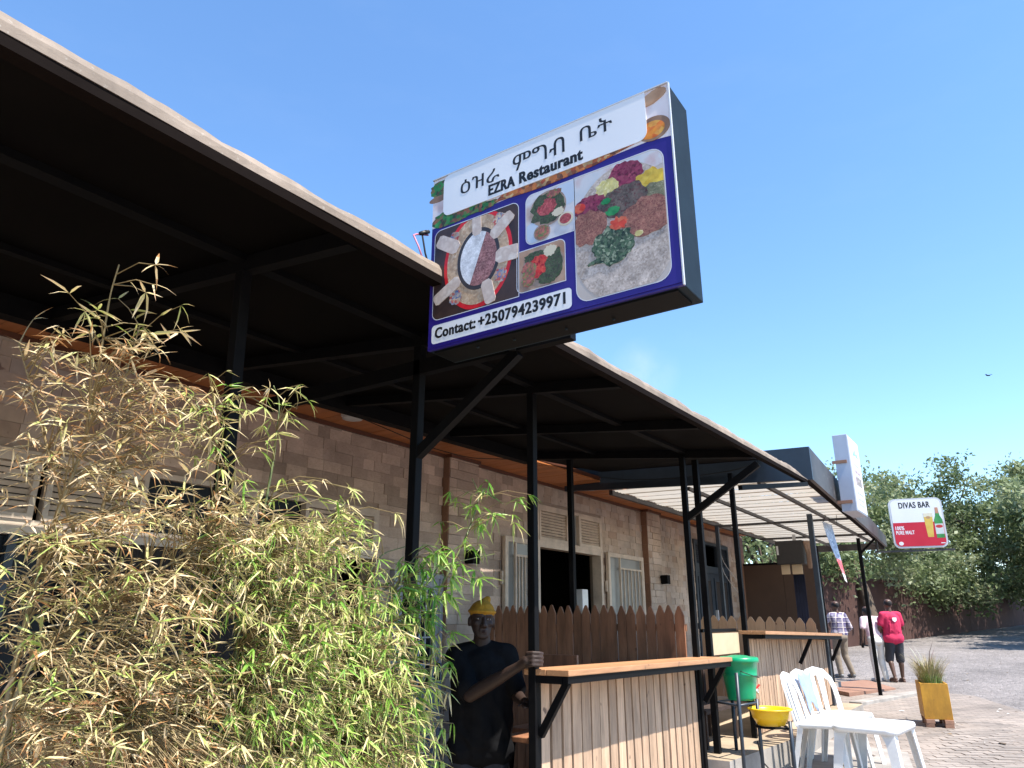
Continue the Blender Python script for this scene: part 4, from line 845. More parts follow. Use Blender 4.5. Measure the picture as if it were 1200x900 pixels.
# bar stools inside the first stall
def stool(label, x, y, back):
    t = thing('bar_stool', label, 'bar stool', (x, y, .1), 'bar stools behind the first counter')
    mb = MB(); mb.box((x, y, .83), (.34, .34, .035)); mb.build('seat', M['picket'], t, bevel=.006)
    for sx in (-1, 1):
        for sy in (-1, 1):
            mb = MB(); mb.bar((x + .19 * sx, y + .19 * sy, .1), (x + .14 * sx, y + .14 * sy, .812), .025); mb.build('leg', M['black'], t)
    for q in (((-.18, -.18), (.18, -.18)), ((.18, -.18), (.18, .18)), ((.18, .18), (-.18, .18)), ((-.18, .18), (-.18, -.18))):
        mb = MB(); mb.bar((x + q[0][0], y + q[0][1], .32), (x + q[1][0], y + q[1][1], .32), .018); mb.build('foot_rail', M['black'], t)
    if back:
        mb = MB(); mb.box((x + .17, y, 1.265), (.025, .42, .1)); mb.build('backrest', M['picket'], t, bevel=.004)
        for sy in (-1, 1): mb = MB(); mb.bar((x + .155, y + .15 * sy, .84), (x + .185, y + .15 * sy, 1.29), .022); mb.build('back_post', M['black'], t)
stool('bar stool with a brown backrest showing above the near counter shelf', 4.75, 3.0, True)
stool('dark backless bar stool low beside the man in the yellow beanie', 4.42, 2.82, False)

# ------------------------------------------------------------------ hand-washing stand, bucket, basin
st = thing('washing_stand', 'blue-grey tube stand that holds the green bucket and the yellow basin', 'stand', (6.8, 2.05, .28))
def bmat(z): return M['blackblue']
for p0, p1 in (((6.6, 2.2, .18), (6.62, 2.2, 1.13)), ((6.95, 2.15, .18), (6.95, 2.15, .9)), ((6.93, 1.88, .2), (6.93, 1.88, .74)), ((7.1, 2.42, .45), (7.1, 2.42, .9))):
    mb = MB(); mb.tube([p0, p1], .016, 8); mb.build('leg', M['blackblue'], st)
mb = MB(); mb.tube([(6.62, 2.2, .87), (6.95, 2.15, .87), (7.1, 2.42, .87), (6.8, 2.45, .87), (6.62, 2.2, .87)], .011, 6); mb.build('bucket_rail', M['blackblue'], st)
mb = MB(); ring = [(7.0 + .13 * math.cos(t / 12 * math.pi), 2.06 + .13 * math.sin(t / 12 * math.pi), .68) for t in range(25)]; mb.tube(ring, .009, 6); mb.tube([(6.95, 2.15, .68), (6.93, 1.89, .68)], .011, 6); mb.build('basin_rail', M['black'], st)
bk = thing('bucket', 'green plastic bucket with a lid and a small white tap', 'bucket', (6.98, 2.29, .885))
c = (6.98, 2.29, .885)
mb = MB(); mb.lathe([(.118, 0), (.122, .02), (.13, .09), (.131, .095), (.148, .2), (.152, .204), (.152, .212), (.15, .216), (.162, .31), (.168, .312), (.168, .325), (.16, .33), (.15, .31), (.12, .02), (.001, .015)], c, 32); mb.build('body', M['green'], bk)
mb = MB(); mb.lathe([(.174, .312), (.176, .33), (.172, .352), (.16, .358), (.15, .352), (.13, .356), (.06, .372), (.001, .374)], c, 32); mb.build('lid', M['green'], bk)
mb = MB(); dirv = Vector((.35, -.93, 0)).normalized(); side = Vector((-dirv.y, dirv.x, 0)); cc = Vector(c)
mb.tube([cc + side * (-.16 * math.cos(t)) + dirv * (.165 * math.sin(t)) + Vector((0, 0, .245 - .06 * math.sin(t))) for t in [math.pi * i / 14 for i in range(15)]], .004, 6); mb.build('handle', M['wire'], bk)
tp = Vector((.87, -.5, 0)).normalized(); mb = MB(); b0 = cc + tp * .12 + Vector((0, 0, .07)); mb.tube([b0, b0 + tp * .07], .014, 8); mb.tube([b0 + tp * .06, b0 + tp * .075 + Vector((0, 0, -.03))], .011, 8); mb.build('tap', M['white'], bk)
mb = MB(); mb.bar(b0 + tp * .05 + Vector((0, 0, .012)), b0 + tp * .1 + Vector((0, 0, .045)), .014, .012); mb.build('tap_lever', M['red'], bk)
bs = thing('basin', 'round yellow plastic basin on the front ring of the stand', 'basin', (7.0, 2.06, .69))
mb = MB(); mb.lathe([(.105, 0), (.115, .004), (.145, .055), (.148, .057), (.15, .061), (.165, .12), (.186, .124), (.19, .131), (.186, .138), (.175, .139), (.16, .12), (.136, .05), (.105, .011), (.001, .01)], (7.0, 2.06, .69), 40); mb.build('bowl', M['yellow'], bs)
wr = MB(); wr.tube([(7.02, 2.2, .55), (7.0, 2.17, .4), (7.06, 2.1, .3), (7.2, 2.0, .285)], .006, 5); tag(wr.build('hose', M['wire'], None, (7.02, 2.2, .3)), 'thin dark hose trailing to the ground under the yellow basin', 'hose'); ORG['hose'] = Vector((7.02, 2.2, .3))

# ------------------------------------------------------------------ plastic chairs and table
def chair(label, x, y, rz, back=True):
    t = thing('plastic_chair', label, 'chair', (x, y, gz(x, y) + .008), 'white plastic chairs in front of the far counter')
    R = Matrix.Rotation(rz, 3, 'Z'); O = Vector((x, y, gz(x, y) + .008))
    def W(p): return O + R @ Vector(p)
    # seat: dished rounded sheet with a turned-down rim; front is +y
    P = rrect(-.215, -.21, .215, .22, .07, 6); n = len(P); mb = MB(); vs = []; 
    for k, (s_, z) in enumerate(((1.0, .40), (1.015, .425), (.97, .443), (.8, .436), (.4, .428))): vs += [W((a * s_, b * s_, z + (.012 if b > .1 else 0) * s_)) for a, b in P]
    fs = [(k*n+i, k*n+(i+1) % n, (k+1)*n+(i+1) % n, (k+1)*n+i) for k in range(4) for i in range(n)] + [tuple(4*n+i for i in range(n))]
    mb.add(vs, fs, 0, True); o = mb.build('seat', M['plastic'], t); so_ = o.modifiers.new('thick', 'SOLIDIFY'); so_.thickness = .006; so_.offset = -1
    for sx in (-1, 1):
        for sy in (-1, 1):
            mb = MB(); tx, ty = .185 * sx, (.19 if sy > 0 else -.175); bx, by = .225 * sx, (.235 if sy > 0 else -.26)
            ws = ((.43, .055, .05), (.3, .04, .042), (0.0, .03, .032)); vs = []
            for z, a, b in ws:
                f = 1 - z / .43; cx = tx + (bx - tx) * f; cy = ty + (by - ty) * f
                vs += [W((cx + sx * a / 2, cy - sy * b, z)), W((cx + sx * a / 2, cy + sy * .004, z)), W((cx + sx * a / 2 - sx * .008, cy + sy * .004 - sy * .008, z)), W((cx + sx * a / 2 - sx * .008, cy - sy * b, z)), W((cx - sx * a, cy + sy * .004, z)), W((cx - sx * a, cy + sy * .004 - sy * .008, z))]
            fs = []
            for k in range(2):
                a = 6 * k; b = a + 6
                for i, j in ((0, 1), (1, 4), (4, 5), (5, 2), (2, 3), (3, 0)): fs.append((a + i, a + j, b + j, b + i))
            fs += [(0, 1, 4, 5, 2, 3), (12, 15, 14, 17, 16, 13)]; mb.add(vs, fs); mb.build('leg', M['plastic'], t, fixn=True)
    # back: arched frame with three vertical splats
    def B(a, h, off=0):
        s_ = (h - .42) / .46; return W((a, -.2 - .11 * s_ + .03 * (1 - (a / .22) ** 2) * -1 + off, h))
    mb = MB(); 
    def strip(ctr, wds):
        vs = []; 
        for (a, h), wd in zip(ctr, wds): vs.append((a, h, wd))
        pts = [Vector((a, h)) for a, h, _ in vs]; out = []
        for i, p in enumerate(pts):
            d = (pts[min(i+1, len(pts)-1)] - pts[max(i-1, 0)]).normalized(); q = Vector((-d.y, d.x)) * vs[i][2] / 2; out += [B(*(p + q)), B(*(p - q))]
        mb.add(out, [(2*i, 2*i+1, 2*i+3, 2*i+2) for i in range(len(pts) - 1)], 0, False)
    arch = [(-.2, .41), (-.205, .55), (-.2, .65), (-.175, .74), (-.11, .80), (0, .818), (.11, .80), (.175, .74), (.2, .65), (.205, .55), (.2, .41)]
    strip(arch, [.06, .05, .048, .055, .075, .085, .075, .055, .048, .05, .06])
    for cx in (-.055, .055): strip([(cx * .8, .42), (cx, .6), (cx * 1.15, .80)], [.05, .06, .085])
    o = mb.build('backrest', M['plastic'], t); so_ = o.modifiers.new('thick', 'SOLIDIFY'); so_.thickness = .014
    return t
# chairs face the street; backs lean towards the counter
chair('leftmost white plastic chair, nearest the yellow basin', 7.66, 1.77, math.radians(178))
chair('middle white plastic chair with a pale blue sheet over its back', 8.1, 1.79, math.radians(166))
chair('rightmost white plastic chair with an open arched back', 8.5, 1.78, math.radians(148))
tb = thing('plastic_table', 'low white plastic side table in front of the white chairs', 'table', (7.72, 1.36, gz(7.72, 1.4) + .008))
O_ = Vector((7.72, 1.36, gz(7.72, 1.4) + .008)); R_ = Matrix.Rotation(math.radians(-6), 3, 'Z')
P = rrect(-.36, -.27, .36, .27, .09, 6); n = len(P); mb = MB(); vs = []
for s_, z in ((1.0, .405), (1.012, .44), (.985, .458), (.9, .455), (.4, .455)): vs += [O_ + R_ @ Vector((a * s_, b * s_, z)) for a, b in P]
mb.add(vs, [(k*n+i, k*n+(i+1) % n, (k+1)*n+(i+1) % n, (k+1)*n+i) for k in range(4) for i in range(n)] + [tuple(4*n+i for i in range(n))], 0, True); o = mb.build('table_top', M['plastic'], tb); so_ = o.modifiers.new('thick', 'SOLIDIFY'); so_.thickness = .006; so_.offset = -1
for sx in (-1, 1):
    for sy in (-1, 1):
        mb = MB(); vs = []
        for z, a in ((.43, .085), (.33, .05), (0, .04)):
            f = 1 - z / .43; cx = (.30 + .05 * f) * sx; cy = (.21 + .05 * f) * sy
            vs += [O_ + R_ @ Vector(p) for p in ((cx + sx * .03, cy + sy * .03, z), (cx + sx * .03, cy - sy * a, z), (cx + sx * .02, cy - sy * a, z), (cx + sx * .02, cy + sy * .02, z), (cx - sx * a, cy + sy * .02, z), (cx - sx * a, cy + sy * .03, z))]
        fs = [(6*k+i, 6*k+(i+1) % 6, 6*k+6+(i+1) % 6, 6*k+6+i) for k in range(2) for i in range(6)] + [(0, 1, 2, 3, 4, 5), (17, 16, 15, 14, 13, 12)]
        mb.add(vs, fs); mb.build('leg', M['plastic'], tb, fixn=True)
# thin crumpled pale blue sheet over the chair back
M['drape'] = translucent('pale_blue_translucent', (.36, .46, .68), .2, .35)
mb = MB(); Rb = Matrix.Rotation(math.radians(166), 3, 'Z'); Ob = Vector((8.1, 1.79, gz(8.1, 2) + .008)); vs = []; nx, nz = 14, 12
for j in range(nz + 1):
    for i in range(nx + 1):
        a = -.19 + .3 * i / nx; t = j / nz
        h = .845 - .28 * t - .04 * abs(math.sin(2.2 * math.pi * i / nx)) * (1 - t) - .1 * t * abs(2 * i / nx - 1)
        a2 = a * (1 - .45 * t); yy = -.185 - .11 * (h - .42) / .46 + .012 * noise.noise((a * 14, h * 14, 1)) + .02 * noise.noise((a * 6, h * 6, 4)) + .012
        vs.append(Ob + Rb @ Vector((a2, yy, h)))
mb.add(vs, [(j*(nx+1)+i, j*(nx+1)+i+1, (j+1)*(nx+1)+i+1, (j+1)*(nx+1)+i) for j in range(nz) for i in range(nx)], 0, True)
o = tag(mb.build('pale_blue_drape', M['drape'], None, tuple(Ob)), 'crumpled pale blue sheet hung over the back of the middle white chair', 'drape'); o.modifiers.new('thick', 'SOLIDIFY').thickness = .002; ORG[o.name] = Ob

# ------------------------------------------------------------------ planter
px_, py_ = 11.1, 1.24; pz = gz(11.2, 1.2) + .004
pl = thing('planter_box', 'ochre painted square planter box raised on red bricks', 'planter', (px_ + .2, py_, pz)); 
mb = MB(); a0, a1, b0, b1, z0, z1 = px_, px_ + .62, py_ - .155, py_ + .155, pz + .09, pz + .505
mb.add([(a0, b0, z0), (a1, b0, z0), (a1, b1, z0), (a0, b1, z0), (a0, b0, z1), (a1, b0, z1), (a1, b1, z1), (a0, b1, z1), (a0+.02, b0+.02, z1), (a1-.02, b0+.02, z1), (a1-.02, b1-.02, z1), (a0+.02, b1-.02, z1), (a0+.02, b0+.02, z1-.06), (a1-.02, b0+.02, z1-.06), (a1-.02, b1-.02, z1-.06), (a0+.02, b1-.02, z1-.06)],
    [(0,3,2,1),(0,1,5,4),(1,2,6,5),(2,3,7,6),(3,0,4,7),(4,5,9,8),(5,6,10,9),(6,7,11,10),(7,4,8,11),(8,9,13,12),(9,10,14,13),(10,11,15,14),(11,8,12,15)]); mb.build('box', M['ochre'], pl, fixn=True, bevel=.004)
mb = MB(); mb.span((a0 + .02, b0 + .02, z1 - .09), (a1 - .02, b1 - .02, z1 - .055)); mb.build('soil', pbr('dark_soil', (.06, .04, .03), (.04, .028, .02), 20, .95, .5), pl)
q = MB(); q.box((0, 0, 0), (.2, .095, .043)); qm = q.mesh('brick', M['brick'])
for sx in (.06, .5):
    for sy in (-1, 1):
        for k in range(2): inst('brick', qm, pl, (a0 + sx, py_ + .105 * sy, pz + .022 + .045 * k), (0, 0, random.uniform(-.08, .08)))
def blades(n, c, spread, h, wd, mats, seed, lean=.5, smin=.4):
    r = random.Random(seed); mb = MB()
    for i in range(n):
        a = r.uniform(0, 2 * math.pi); q = r.random() ** .6; x = c[0] + spread[0] * q * math.cos(a); y = c[1] + spread[1] * q * math.sin(a)
        L_ = h * r.uniform(smin, 1); le = lean * r.uniform(.2, 1) * L_; b = a + r.uniform(-.7, .7); d = Vector((math.cos(b), math.sin(b), 0)); s_ = Vector((-d.y, d.x, 0)); w_ = wd * r.uniform(.6, 1.2)
        pts = []
        for k in range(4):
            t = k / 3; pts.append(Vector((x, y, c[2])) + d * le * t * t + Vector((0, 0, L_ * (t - .25 * lean * t * t))))
        vs = []
        for k, p in enumerate(pts[:-1]): vs += [p - s_ * w_ * (1 - .25 * k), p + s_ * w_ * (1 - .25 * k)]
        vs.append(pts[-1]); mb.add(vs, [(0, 1, 3, 2), (2, 3, 5, 4), (4, 5, 6)], r.randrange(len(mats)))
    return mb
gmats = [pbr('grass_blade_green', (.1, .2, .035), (.14, .25, .05), 4, .5), pbr('grass_blade_pale', (.26, .3, .1), (.3, .33, .14), 4, .5)]
smats = [pbr('grass_blade_straw', (.4, .31, .15), (.33, .24, .11), 4, .6), pbr('grass_blade_olive', (.24, .24, .09), (.3, .28, .12), 4, .6)]
o = blades(150, (a0 + .16, py_ - .02, z1 - .06), (.13, .13, 0), .26, .006, gmats, 3, .6).build('grass_tuft', gmats, None, (a0 + .16, py_, z1 - .06)); tag(o, 'short bright green grass at the front of the ochre planter', 'plant')
o = blades(700, (a0 + .34, py_ + .03, z1 - .06), (.2, .13, 0), .5, .0035, smats, 5, .65).build('dry_grass_tuft', smats, None, (a0 + .36, py_ + .03, z1 - .06)); tag(o, 'fine dry straw-coloured grass at the back of the ochre planter', 'plant')
lmats = [pbr('spiky_leaf_grey', (.22, .22, .17), (.3, .3, .25), 4, .5), pbr('spiky_leaf_brown', (.12, .08, .07), (.16, .1, .08), 4, .5)]
o = blades(9, (a0 + .4, py_ + .05, z1 - .06), (.05, .05, 0), .8, .014, lmats, 21, .9, .6).build('spiky_plant', lmats, None, (a0 + .4, py_ + .05, z1 - .06)); tag(o, 'spiky long-leaved plant rising above the dry grass in the planter', 'plant')

pl.rotation_euler = (0, 0, .2)
# low red slab and kerb near the pole
mb = MB(); mb.add([(14.6, 2.9, .29), (16.6, 2.45, .29), (18.6, 3.3, .29), (16, 3.9, .29), (14.6, 2.9, .37), (16.6, 2.45, .33), (18.6, 3.3, .33), (16, 3.9, .37)], [(4,5,6,7),(0,1,5,4),(1,2,6,5),(2,3,7,6),(3,0,4,7)]); tag(mb.build('red_step', M['rust'], None, fixn=True), kind='structure')
mb = MB(); mb.bar((13.2, 2.55, .32), (15.9, 1.95, .32), .2, .07); tag(mb.build('kerb', M['kerb'], bevel=.01), kind='structure')
for x, y, sc in ((13.9, 1.52, 1), (16.0, .2, .4), (9.9, .35, .3)):
    mb = MB(); mb.ell((x, y, gz(x, y) + .02 * sc), (.08 * sc, .06 * sc, .035 * sc), None, 9, 6); o = mb.build('stone', M['kerb'], None, (x, y, gz(x, y)))
    tag(o, {1: 'grey stone on the paving left of the ochre planter', .4: 'small stone on the road right of the planter', .3: 'small pebble on the paving near the picture corner'}[sc], 'stone')

# ------------------------------------------------------------------ bamboo
def ramp_leaf(name, cols, trans=.3, rough=.5):
    m = bpy.data.materials.new(name); m.use_nodes = True; t = m.node_tree; N = t.nodes; L = t.links; b = N['Principled BSDF']
    b.inputs['Roughness'].default_value = rough; b.inputs['Specular IOR Level'].default_value = .35
    at = N.new('ShaderNodeAttribute'); at.attribute_name = 'tone'; rp = N.new('ShaderNodeValToRGB'); e = rp.color_ramp.elements
    e[0].position = 0; e[0].color = (*cols[0], 1); e[1].position = 1; e[1].color = (*cols[-1], 1)
    for i in range(1, len(cols) - 1): q = e.new(i / (len(cols) - 1)); q.color = (*cols[i], 1)
    L.new(at.outputs['Fac'], rp.inputs[0]); L.new(rp.outputs[0], b.inputs['Base Color'])
    tr = N.new('ShaderNodeBsdfTranslucent'); L.new(rp.outputs[0], tr.inputs[0]); mx = N.new('ShaderNodeMixShader'); mx.inputs[0].default_value = trans
    L.new(b.outputs[0], mx.inputs[1]); L.new(tr.outputs[0], mx.inputs[2]); L.new(mx.outputs[0], N['Material Output'].inputs['Surface']); return m
M['bleaf'] = ramp_leaf('bamboo_leaf', [(.08, .22, .024), (.17, .34, .04), (.35, .48, .1), (.54, .53, .2), (.7, .55, .28), (.76, .61, .38), (.45, .23, .09)], .3, .42)
M['culm'] = pbr('dry_bamboo_culm', (.3, .2, .08), (.22, .16, .06), 8, .5, .1)
M['culmgreen'] = pbr('green_bamboo_culm', (.14, .16, .045), (.1, .12, .035), 8, .45, .1)
M['twig'] = pbr('bamboo_twig', (.28, .2, .1), (.2, .15, .06), 8, .6)
LT = np.array([0, .22, .6, 1.0]); LW = np.array([.12, 1.0, .78, 0])
LFACES = [(0, 1, 2), (0, 2, 3), (1, 4, 5, 2), (2, 5, 6, 3), (4, 7, 5), (5, 7, 6)]
def leaf_verts(droop, wd, fold=.35):
    v = [(0, 0, 0)]
    for t, q in ((.2, 1.0), (.58, .8)):
        z = -droop * t * t
        v += [(t, wd * q / 2, z + fold * wd * q / 2), (t, 0, z), (t, -wd * q / 2, z + fold * wd * q / 2)]
    v.append((1, 0, -droop)); return np.array(v)
LV = [leaf_verts(d, w_) for d, w_ in ((.06, .11), (.2, .09), (.42, .1), (.12, .135), (.6, .085))]
def leaf_mesh_variants(tones):
    out = []
    for k, v in enumerate(LV):
        for tn in tones:
            me = bpy.data.meshes.new('bamboo_leaf'); me.from_pydata(v.tolist(), [], LFACES); me.materials.append(M['bleaf'])
            a = me.attributes.new('tone', 'FLOAT', 'FACE'); a.data.foreach_set('value', [tn, tn, tn + .03, tn + .06, min(1, tn + .2), min(1, tn + .22)]); out.append(me)
    return out
VARS = {}
for tn in range(12): VARS[tn] = leaf_mesh_variants([tn / 11.0 * .92])
def inpoly(p, poly):
    x, y = p; c = False
    for i in range(len(poly)):
        (x1, y1), (x2, y2) = poly[i - 1], poly[i]
        if (y1 > y) != (y2 > y) and x < (x2 - x1) * (y - y1) / (y2 - y1) + x1: c = not c
    return c
def sample_poly(poly, r):
    xs = [p[0] for p in poly]; zs = [p[1] for p in poly]
    while True:
        p = (r.uniform(min(xs), max(xs)), r.uniform(min(zs), max(zs)))
        if inpoly(p, poly): return p
HOLES = []
def bamboo(label, culms, regions, mat, seed, base_y, hang=0.0):
    """culms: (y, [(x, z)...]) stems; regions: (polygon in x-z, clusters, tone range, leaf length, leaves per cluster, spread)"""
    r = random.Random(seed); bx = culms[0][1][0][0]
    t = thing('bamboo_plant', label, 'bamboo', (bx, base_y, 0), 'bamboo plants screening the terrace')
    cp = []
    for y, pts in culms:
        P = [Vector((pts[0][0] - .02, y, 0))] + [Vector((x, y + .03 * math.sin(9 * z), z)) for x, z in pts]
        Q = []
        for i in range(len(P) - 1):
            for k in range(6): Q.append(P[i].lerp(P[i + 1], k / 6))
        Q.append(P[-1]); n = len(Q)
        for _ in range(3):
            Q = [Q[0]] + [(Q[i-1] + Q[i] * 2 + Q[i+1]) / 4 for i in range(1, n - 1)] + [Q[-1]]
        rad = [max(.0022, .0095 * (1 - i / n) ** .8 * (1.18 if i % 5 == 0 else 1)) for i in range(n)]
        mb = MB(); mb.tube(Q, rad, 7); mb.build('culm', M[mat], t); cp += Q[n // 4:]
    tw = MB(); leaves = []
    for poly, ncl, tone, ll, nl, spread in regions:
        for _ in range(ncl):
            x, z = sample_poly(poly, r); y = base_y + r.uniform(-.2, .16)
            if any((x - hx) ** 2 / rx ** 2 + (z - hz) ** 2 / rz ** 2 < r.uniform(.6, 1.1) for hx, hz, rx, rz in HOLES): continue
            c = Vector((x, y, z)); best = min(cp, key=lambda q: (q - c).length + max(0, q.z - z) * .5 + r.uniform(0, .1)); d = c - best; L_ = d.length
            if L_ > .5: best = c - d * (.5 / L_) * r.uniform(.6, 1); d = c - best; L_ = d.length
            L_ = max(L_, .02); dn = d / L_
            mid = best.lerp(c, .55) + Vector((0, 0, .1 * L_))
            tw.tube([best, mid, c], [.0022, .0016, .001], 4, 0, False)
            base_tone = r.uniform(*tone); k = max(2, int(r.gauss(nl, 1.2)))
            for i in range(k):
                f = 1 - .16 * (i / k) * r.uniform(.3, 1); p = mid.lerp(c, f) if r.random() < .82 else best.lerp(mid, r.uniform(.3, 1))
                a = r.uniform(0, 2 * math.pi)
                e = Vector((math.cos(a), math.sin(a) * .8, r.uniform(-.85, .65) * spread - hang * r.uniform(.2, 1.3))) + dn * .6
                if e.length < .1: continue
                e.normalize(); leaves.append((p, e, ll * r.uniform(.5, 1.15), r.randrange(5), min(max(base_tone + r.gauss(0, .07), 0), .97), r.uniform(-.9, .9)))
    tw_o = tw.build('twigs', M['twig'], t); tag(tw_o, kind='stuff')
    O = Vector((0, 0, 1.55)); leaves.sort(key=lambda q: (q[0] - O).length / q[2])
    def basis(e, roll):
        u = Vector((0, 0, 1)); s_ = u.cross(e)
        if s_.length < .05: s_ = Vector((1, 0, 0))
        s_.normalize(); u = e.cross(s_); s2 = s_ * math.cos(roll) + u * math.sin(roll); return Matrix((e, s2, e.cross(s2))).transposed()
    for p, e, L_, k, tn, roll in leaves[:300]:
        o = bpy.data.objects.new('leaf', VARS[min(11, int(tn * 12))][k]); C.objects.link(o); o.parent = t
        o.matrix_local = Matrix.Translation(p - org(t)) @ (basis(e, roll).to_4x4() @ Matrix.Diagonal((L_, L_, L_, 1)))
    rest = leaves[300:]; vs = []; fs = []; tones = []
    for i, (p, e, L_, k, tn, roll) in enumerate(rest):
        B = np.array(basis(e, roll)); v = (LV[k] * L_) @ B.T + np.array(p - org(t)); vs.append(v)
        for f in LFACES: fs.append([8 * i + q for q in f])
        tones += [tn, tn, tn + .03, tn + .06, min(1, tn + .2), min(1, tn + .22)]
    if rest:
        me = bpy.data.meshes.new('leaves'); me.from_pydata(np.concatenate(vs).tolist(), [], fs); me.materials.append(M['bleaf'])
        a = me.attributes.new('tone', 'FLOAT', 'FACE'); a.data.foreach_set('value', tones)
        tag(put('leaves', me, t), kind='stuff')
    return len(leaves)
HOLES[:] = [(1.2, 1.72, .13, .08), (1.36, 1.5, .1, .06), (1.0, 1.55, .06, .04), (1.78, 1.72, .08, .06)]
bamboo('tall dry straw-coloured bamboo at the far left', [(2.05, [(.86, 1.2), (.88, 1.46), (.89, 1.75), (.93, 2.01), (.95, 2.26), (.93, 2.45), (.93, 2.54)]), (2.1, [(1.0, 1.2), (1.02, 1.44), (1.03, 1.75), (1.04, 1.99), (1.05, 2.22), (1.06, 2.41)]), (2.0, [(.84, 1.1), (.88, 1.47), (1.08, 1.61), (1.28, 1.76), (1.42, 1.99)]), (2.1, [(1.16, 1.2), (1.14, 1.39), (1.08, 1.61), (.89, 1.91), (.81, 2.13), (.76, 2.26)])],
    [([(.85, 2.42), (.9, 2.56), (1.08, 2.51), (1.12, 2.38), (1.04, 2.29), (.81, 2.22), (.75, 2.37)], 24, (.4, .85), .08, 4, .9),
     ([(.73, 2.24), (.8, 2.26), (1.05, 2.34), (1.21, 2.14), (1.21, 1.86), (.9, 1.73), (.81, 1.81), (.75, 2.08)], 250, (.5, .95), .06, 5, 1),
     ([(.78, 1.76), (1.21, 1.88), (1.51, 1.89), (1.36, 1.62), (1.37, 1.38), (1.46, 1.1), (.88, 1.1)], 1250, (.34, .92), .057, 5, 1)], 'culm', 5, 2.02, .15)
bamboo('yellow-green bushy bamboo left of the middle of the screen', [(2.1, [(1.35, 1.15), (1.34, 1.47), (1.37, 1.77), (1.38, 2.04), (1.29, 2.23)]), (2.05, [(1.48, 1.14), (1.5, 1.47), (1.52, 1.78), (1.55, 2.07), (1.58, 2.29), (1.54, 2.34)])],
    [([(1.07, 2.22), (1.22, 2.28), (1.59, 2.34), (1.58, 2.13), (1.76, 1.92), (1.52, 1.78), (1.24, 1.86)], 95, (.22, .7), .068, 6, 1),
     ([(1.28, 1.76), (1.51, 1.86), (1.76, 1.87), (1.76, 1.6), (1.76, 1.02), (1.4, 1.1)], 950, (.14, .68), .061, 5, 1)], 'culmgreen', 8, 2.0, .65)
bamboo('dense pale green bamboo in front of the doorway post', [(2.1, [(1.71, 1.1), (1.71, 1.41), (1.75, 1.69), (1.84, 1.9), (1.92, 1.98)]), (2.1, [(2.01, 1.06), (2.0, 1.34), (2.02, 1.57), (2.12, 1.8), (2.26, 1.84)])],
    [([(1.6, 1.86), (1.88, 1.9), (1.99, 1.66), (2.23, 1.45), (2.36, 1.02), (1.6, 1.02)], 800, (.14, .6), .067, 5, 1), ([(1.7, 1.95), (1.95, 2.0), (2.05, 1.8), (1.8, 1.75)], 26, (.2, .6), .08, 5, 1), ([(1.55, 1.7), (2.05, 1.5), (2.3, 1.05), (1.5, 1.05)], 300, (.12, .5), .08, 5, 1)], 'culmgreen', 13, 2.0, .75)
bamboo('fresh green bamboo beside the man in the yellow beanie', [(2.15, [(2.42, 1.0), (2.51, 1.31), (2.57, 1.65), (2.72, 1.92), (2.88, 2.14), (2.83, 2.22)]), (2.2, [(2.33, 1.01), (2.4, 1.38), (2.49, 1.65), (2.66, 1.8), (3.02, 1.87)]), (2.15, [(2.18, 1.09), (2.2, 1.45), (2.32, 1.71), (2.42, 1.86)])],
    [([(2.62, 2.06), (2.76, 2.2), (2.96, 2.17), (2.89, 1.97), (2.66, 1.83)], 28, (.02, .4), .095, 6, .9),
     ([(2.26, 1.81), (2.59, 1.87), (2.72, 1.82), (2.5, 1.66), (2.42, 1.5), (2.36, 1.35), (2.23, 1.45), (2.07, 1.79)], 85, (.0, .3), .1, 6, 1),
     ([(2.04, 1.51), (2.27, 1.41), (2.42, 1.22), (2.34, 1.04), (2.04, 1.06)], 75, (.05, .45), .085, 5, 1)], 'culmgreen', 17, 2.1, .8)

# ------------------------------------------------------------------ far wall, house and trees
wl = thing('perimeter_wall', 'long dark red earth-coloured wall at the foot of the trees', 'wall', (40, 2.8, 1.0))
wa = [(18, 8.8), (26, 6.65), (34.2, 4.45), (41, 2.6), (48.2, .65), (60, -2.6), (75, -6.7)]
for i in range(len(wa) - 1):
    (x0, y0), (x1, y1) = wa[i], wa[i + 1]; zb = min(gz(x0, y0), gz(x1, y1)) - .2; zt = gz((x0 + x1) / 2, 0) + 2.3
    mb = MB(); mb.bar((x0, y0, (zb + zt) / 2), (x1 - .003 * (x1 - x0), y1 - .003 * (y1 - y0), (zb + zt) / 2), .2, zt - zb); mb.build('wall_section', M['redwall'], wl)
    mb = MB(); mb.bar((x0, y0, zt + .05), (x1, y1, zt + .05), .3, .1); mb.build('coping', M['redwall'], wl)
hs_ = thing('house', 'small plastered house with a red tiled roof glimpsed through the trees', 'house', (46, 10, 1.2))
mb = MB(); mb.span((44, 6.5, 1), (52, 14, 4.1)); mb.build('wall', M['plaster'], hs_)
mb = MB(); mb.add([(43.6, 6, 4.1), (52.4, 6, 4.1), (52.4, 14.5, 4.1), (43.6, 14.5, 4.1), (46, 10.2, 6.1), (50, 10.2, 6.1)], [(0, 1, 5, 4), (1, 2, 5), (2, 3, 4, 5), (3, 0, 4), (3, 2, 1, 0)]); mb.build('roof', M['roofred'], hs_)
M['tleaf'] = ramp_leaf('tree_leaf', [(.065, .09, .04), (.12, .165, .065), (.18, .23, .1), (.25, .29, .15), (.33, .35, .21)], .35, .55)
M['bark'] = pbr('grey_brown_bark', (.12, .085, .06), (.07, .05, .035), 6, .9, .5, (4, 4, .6))
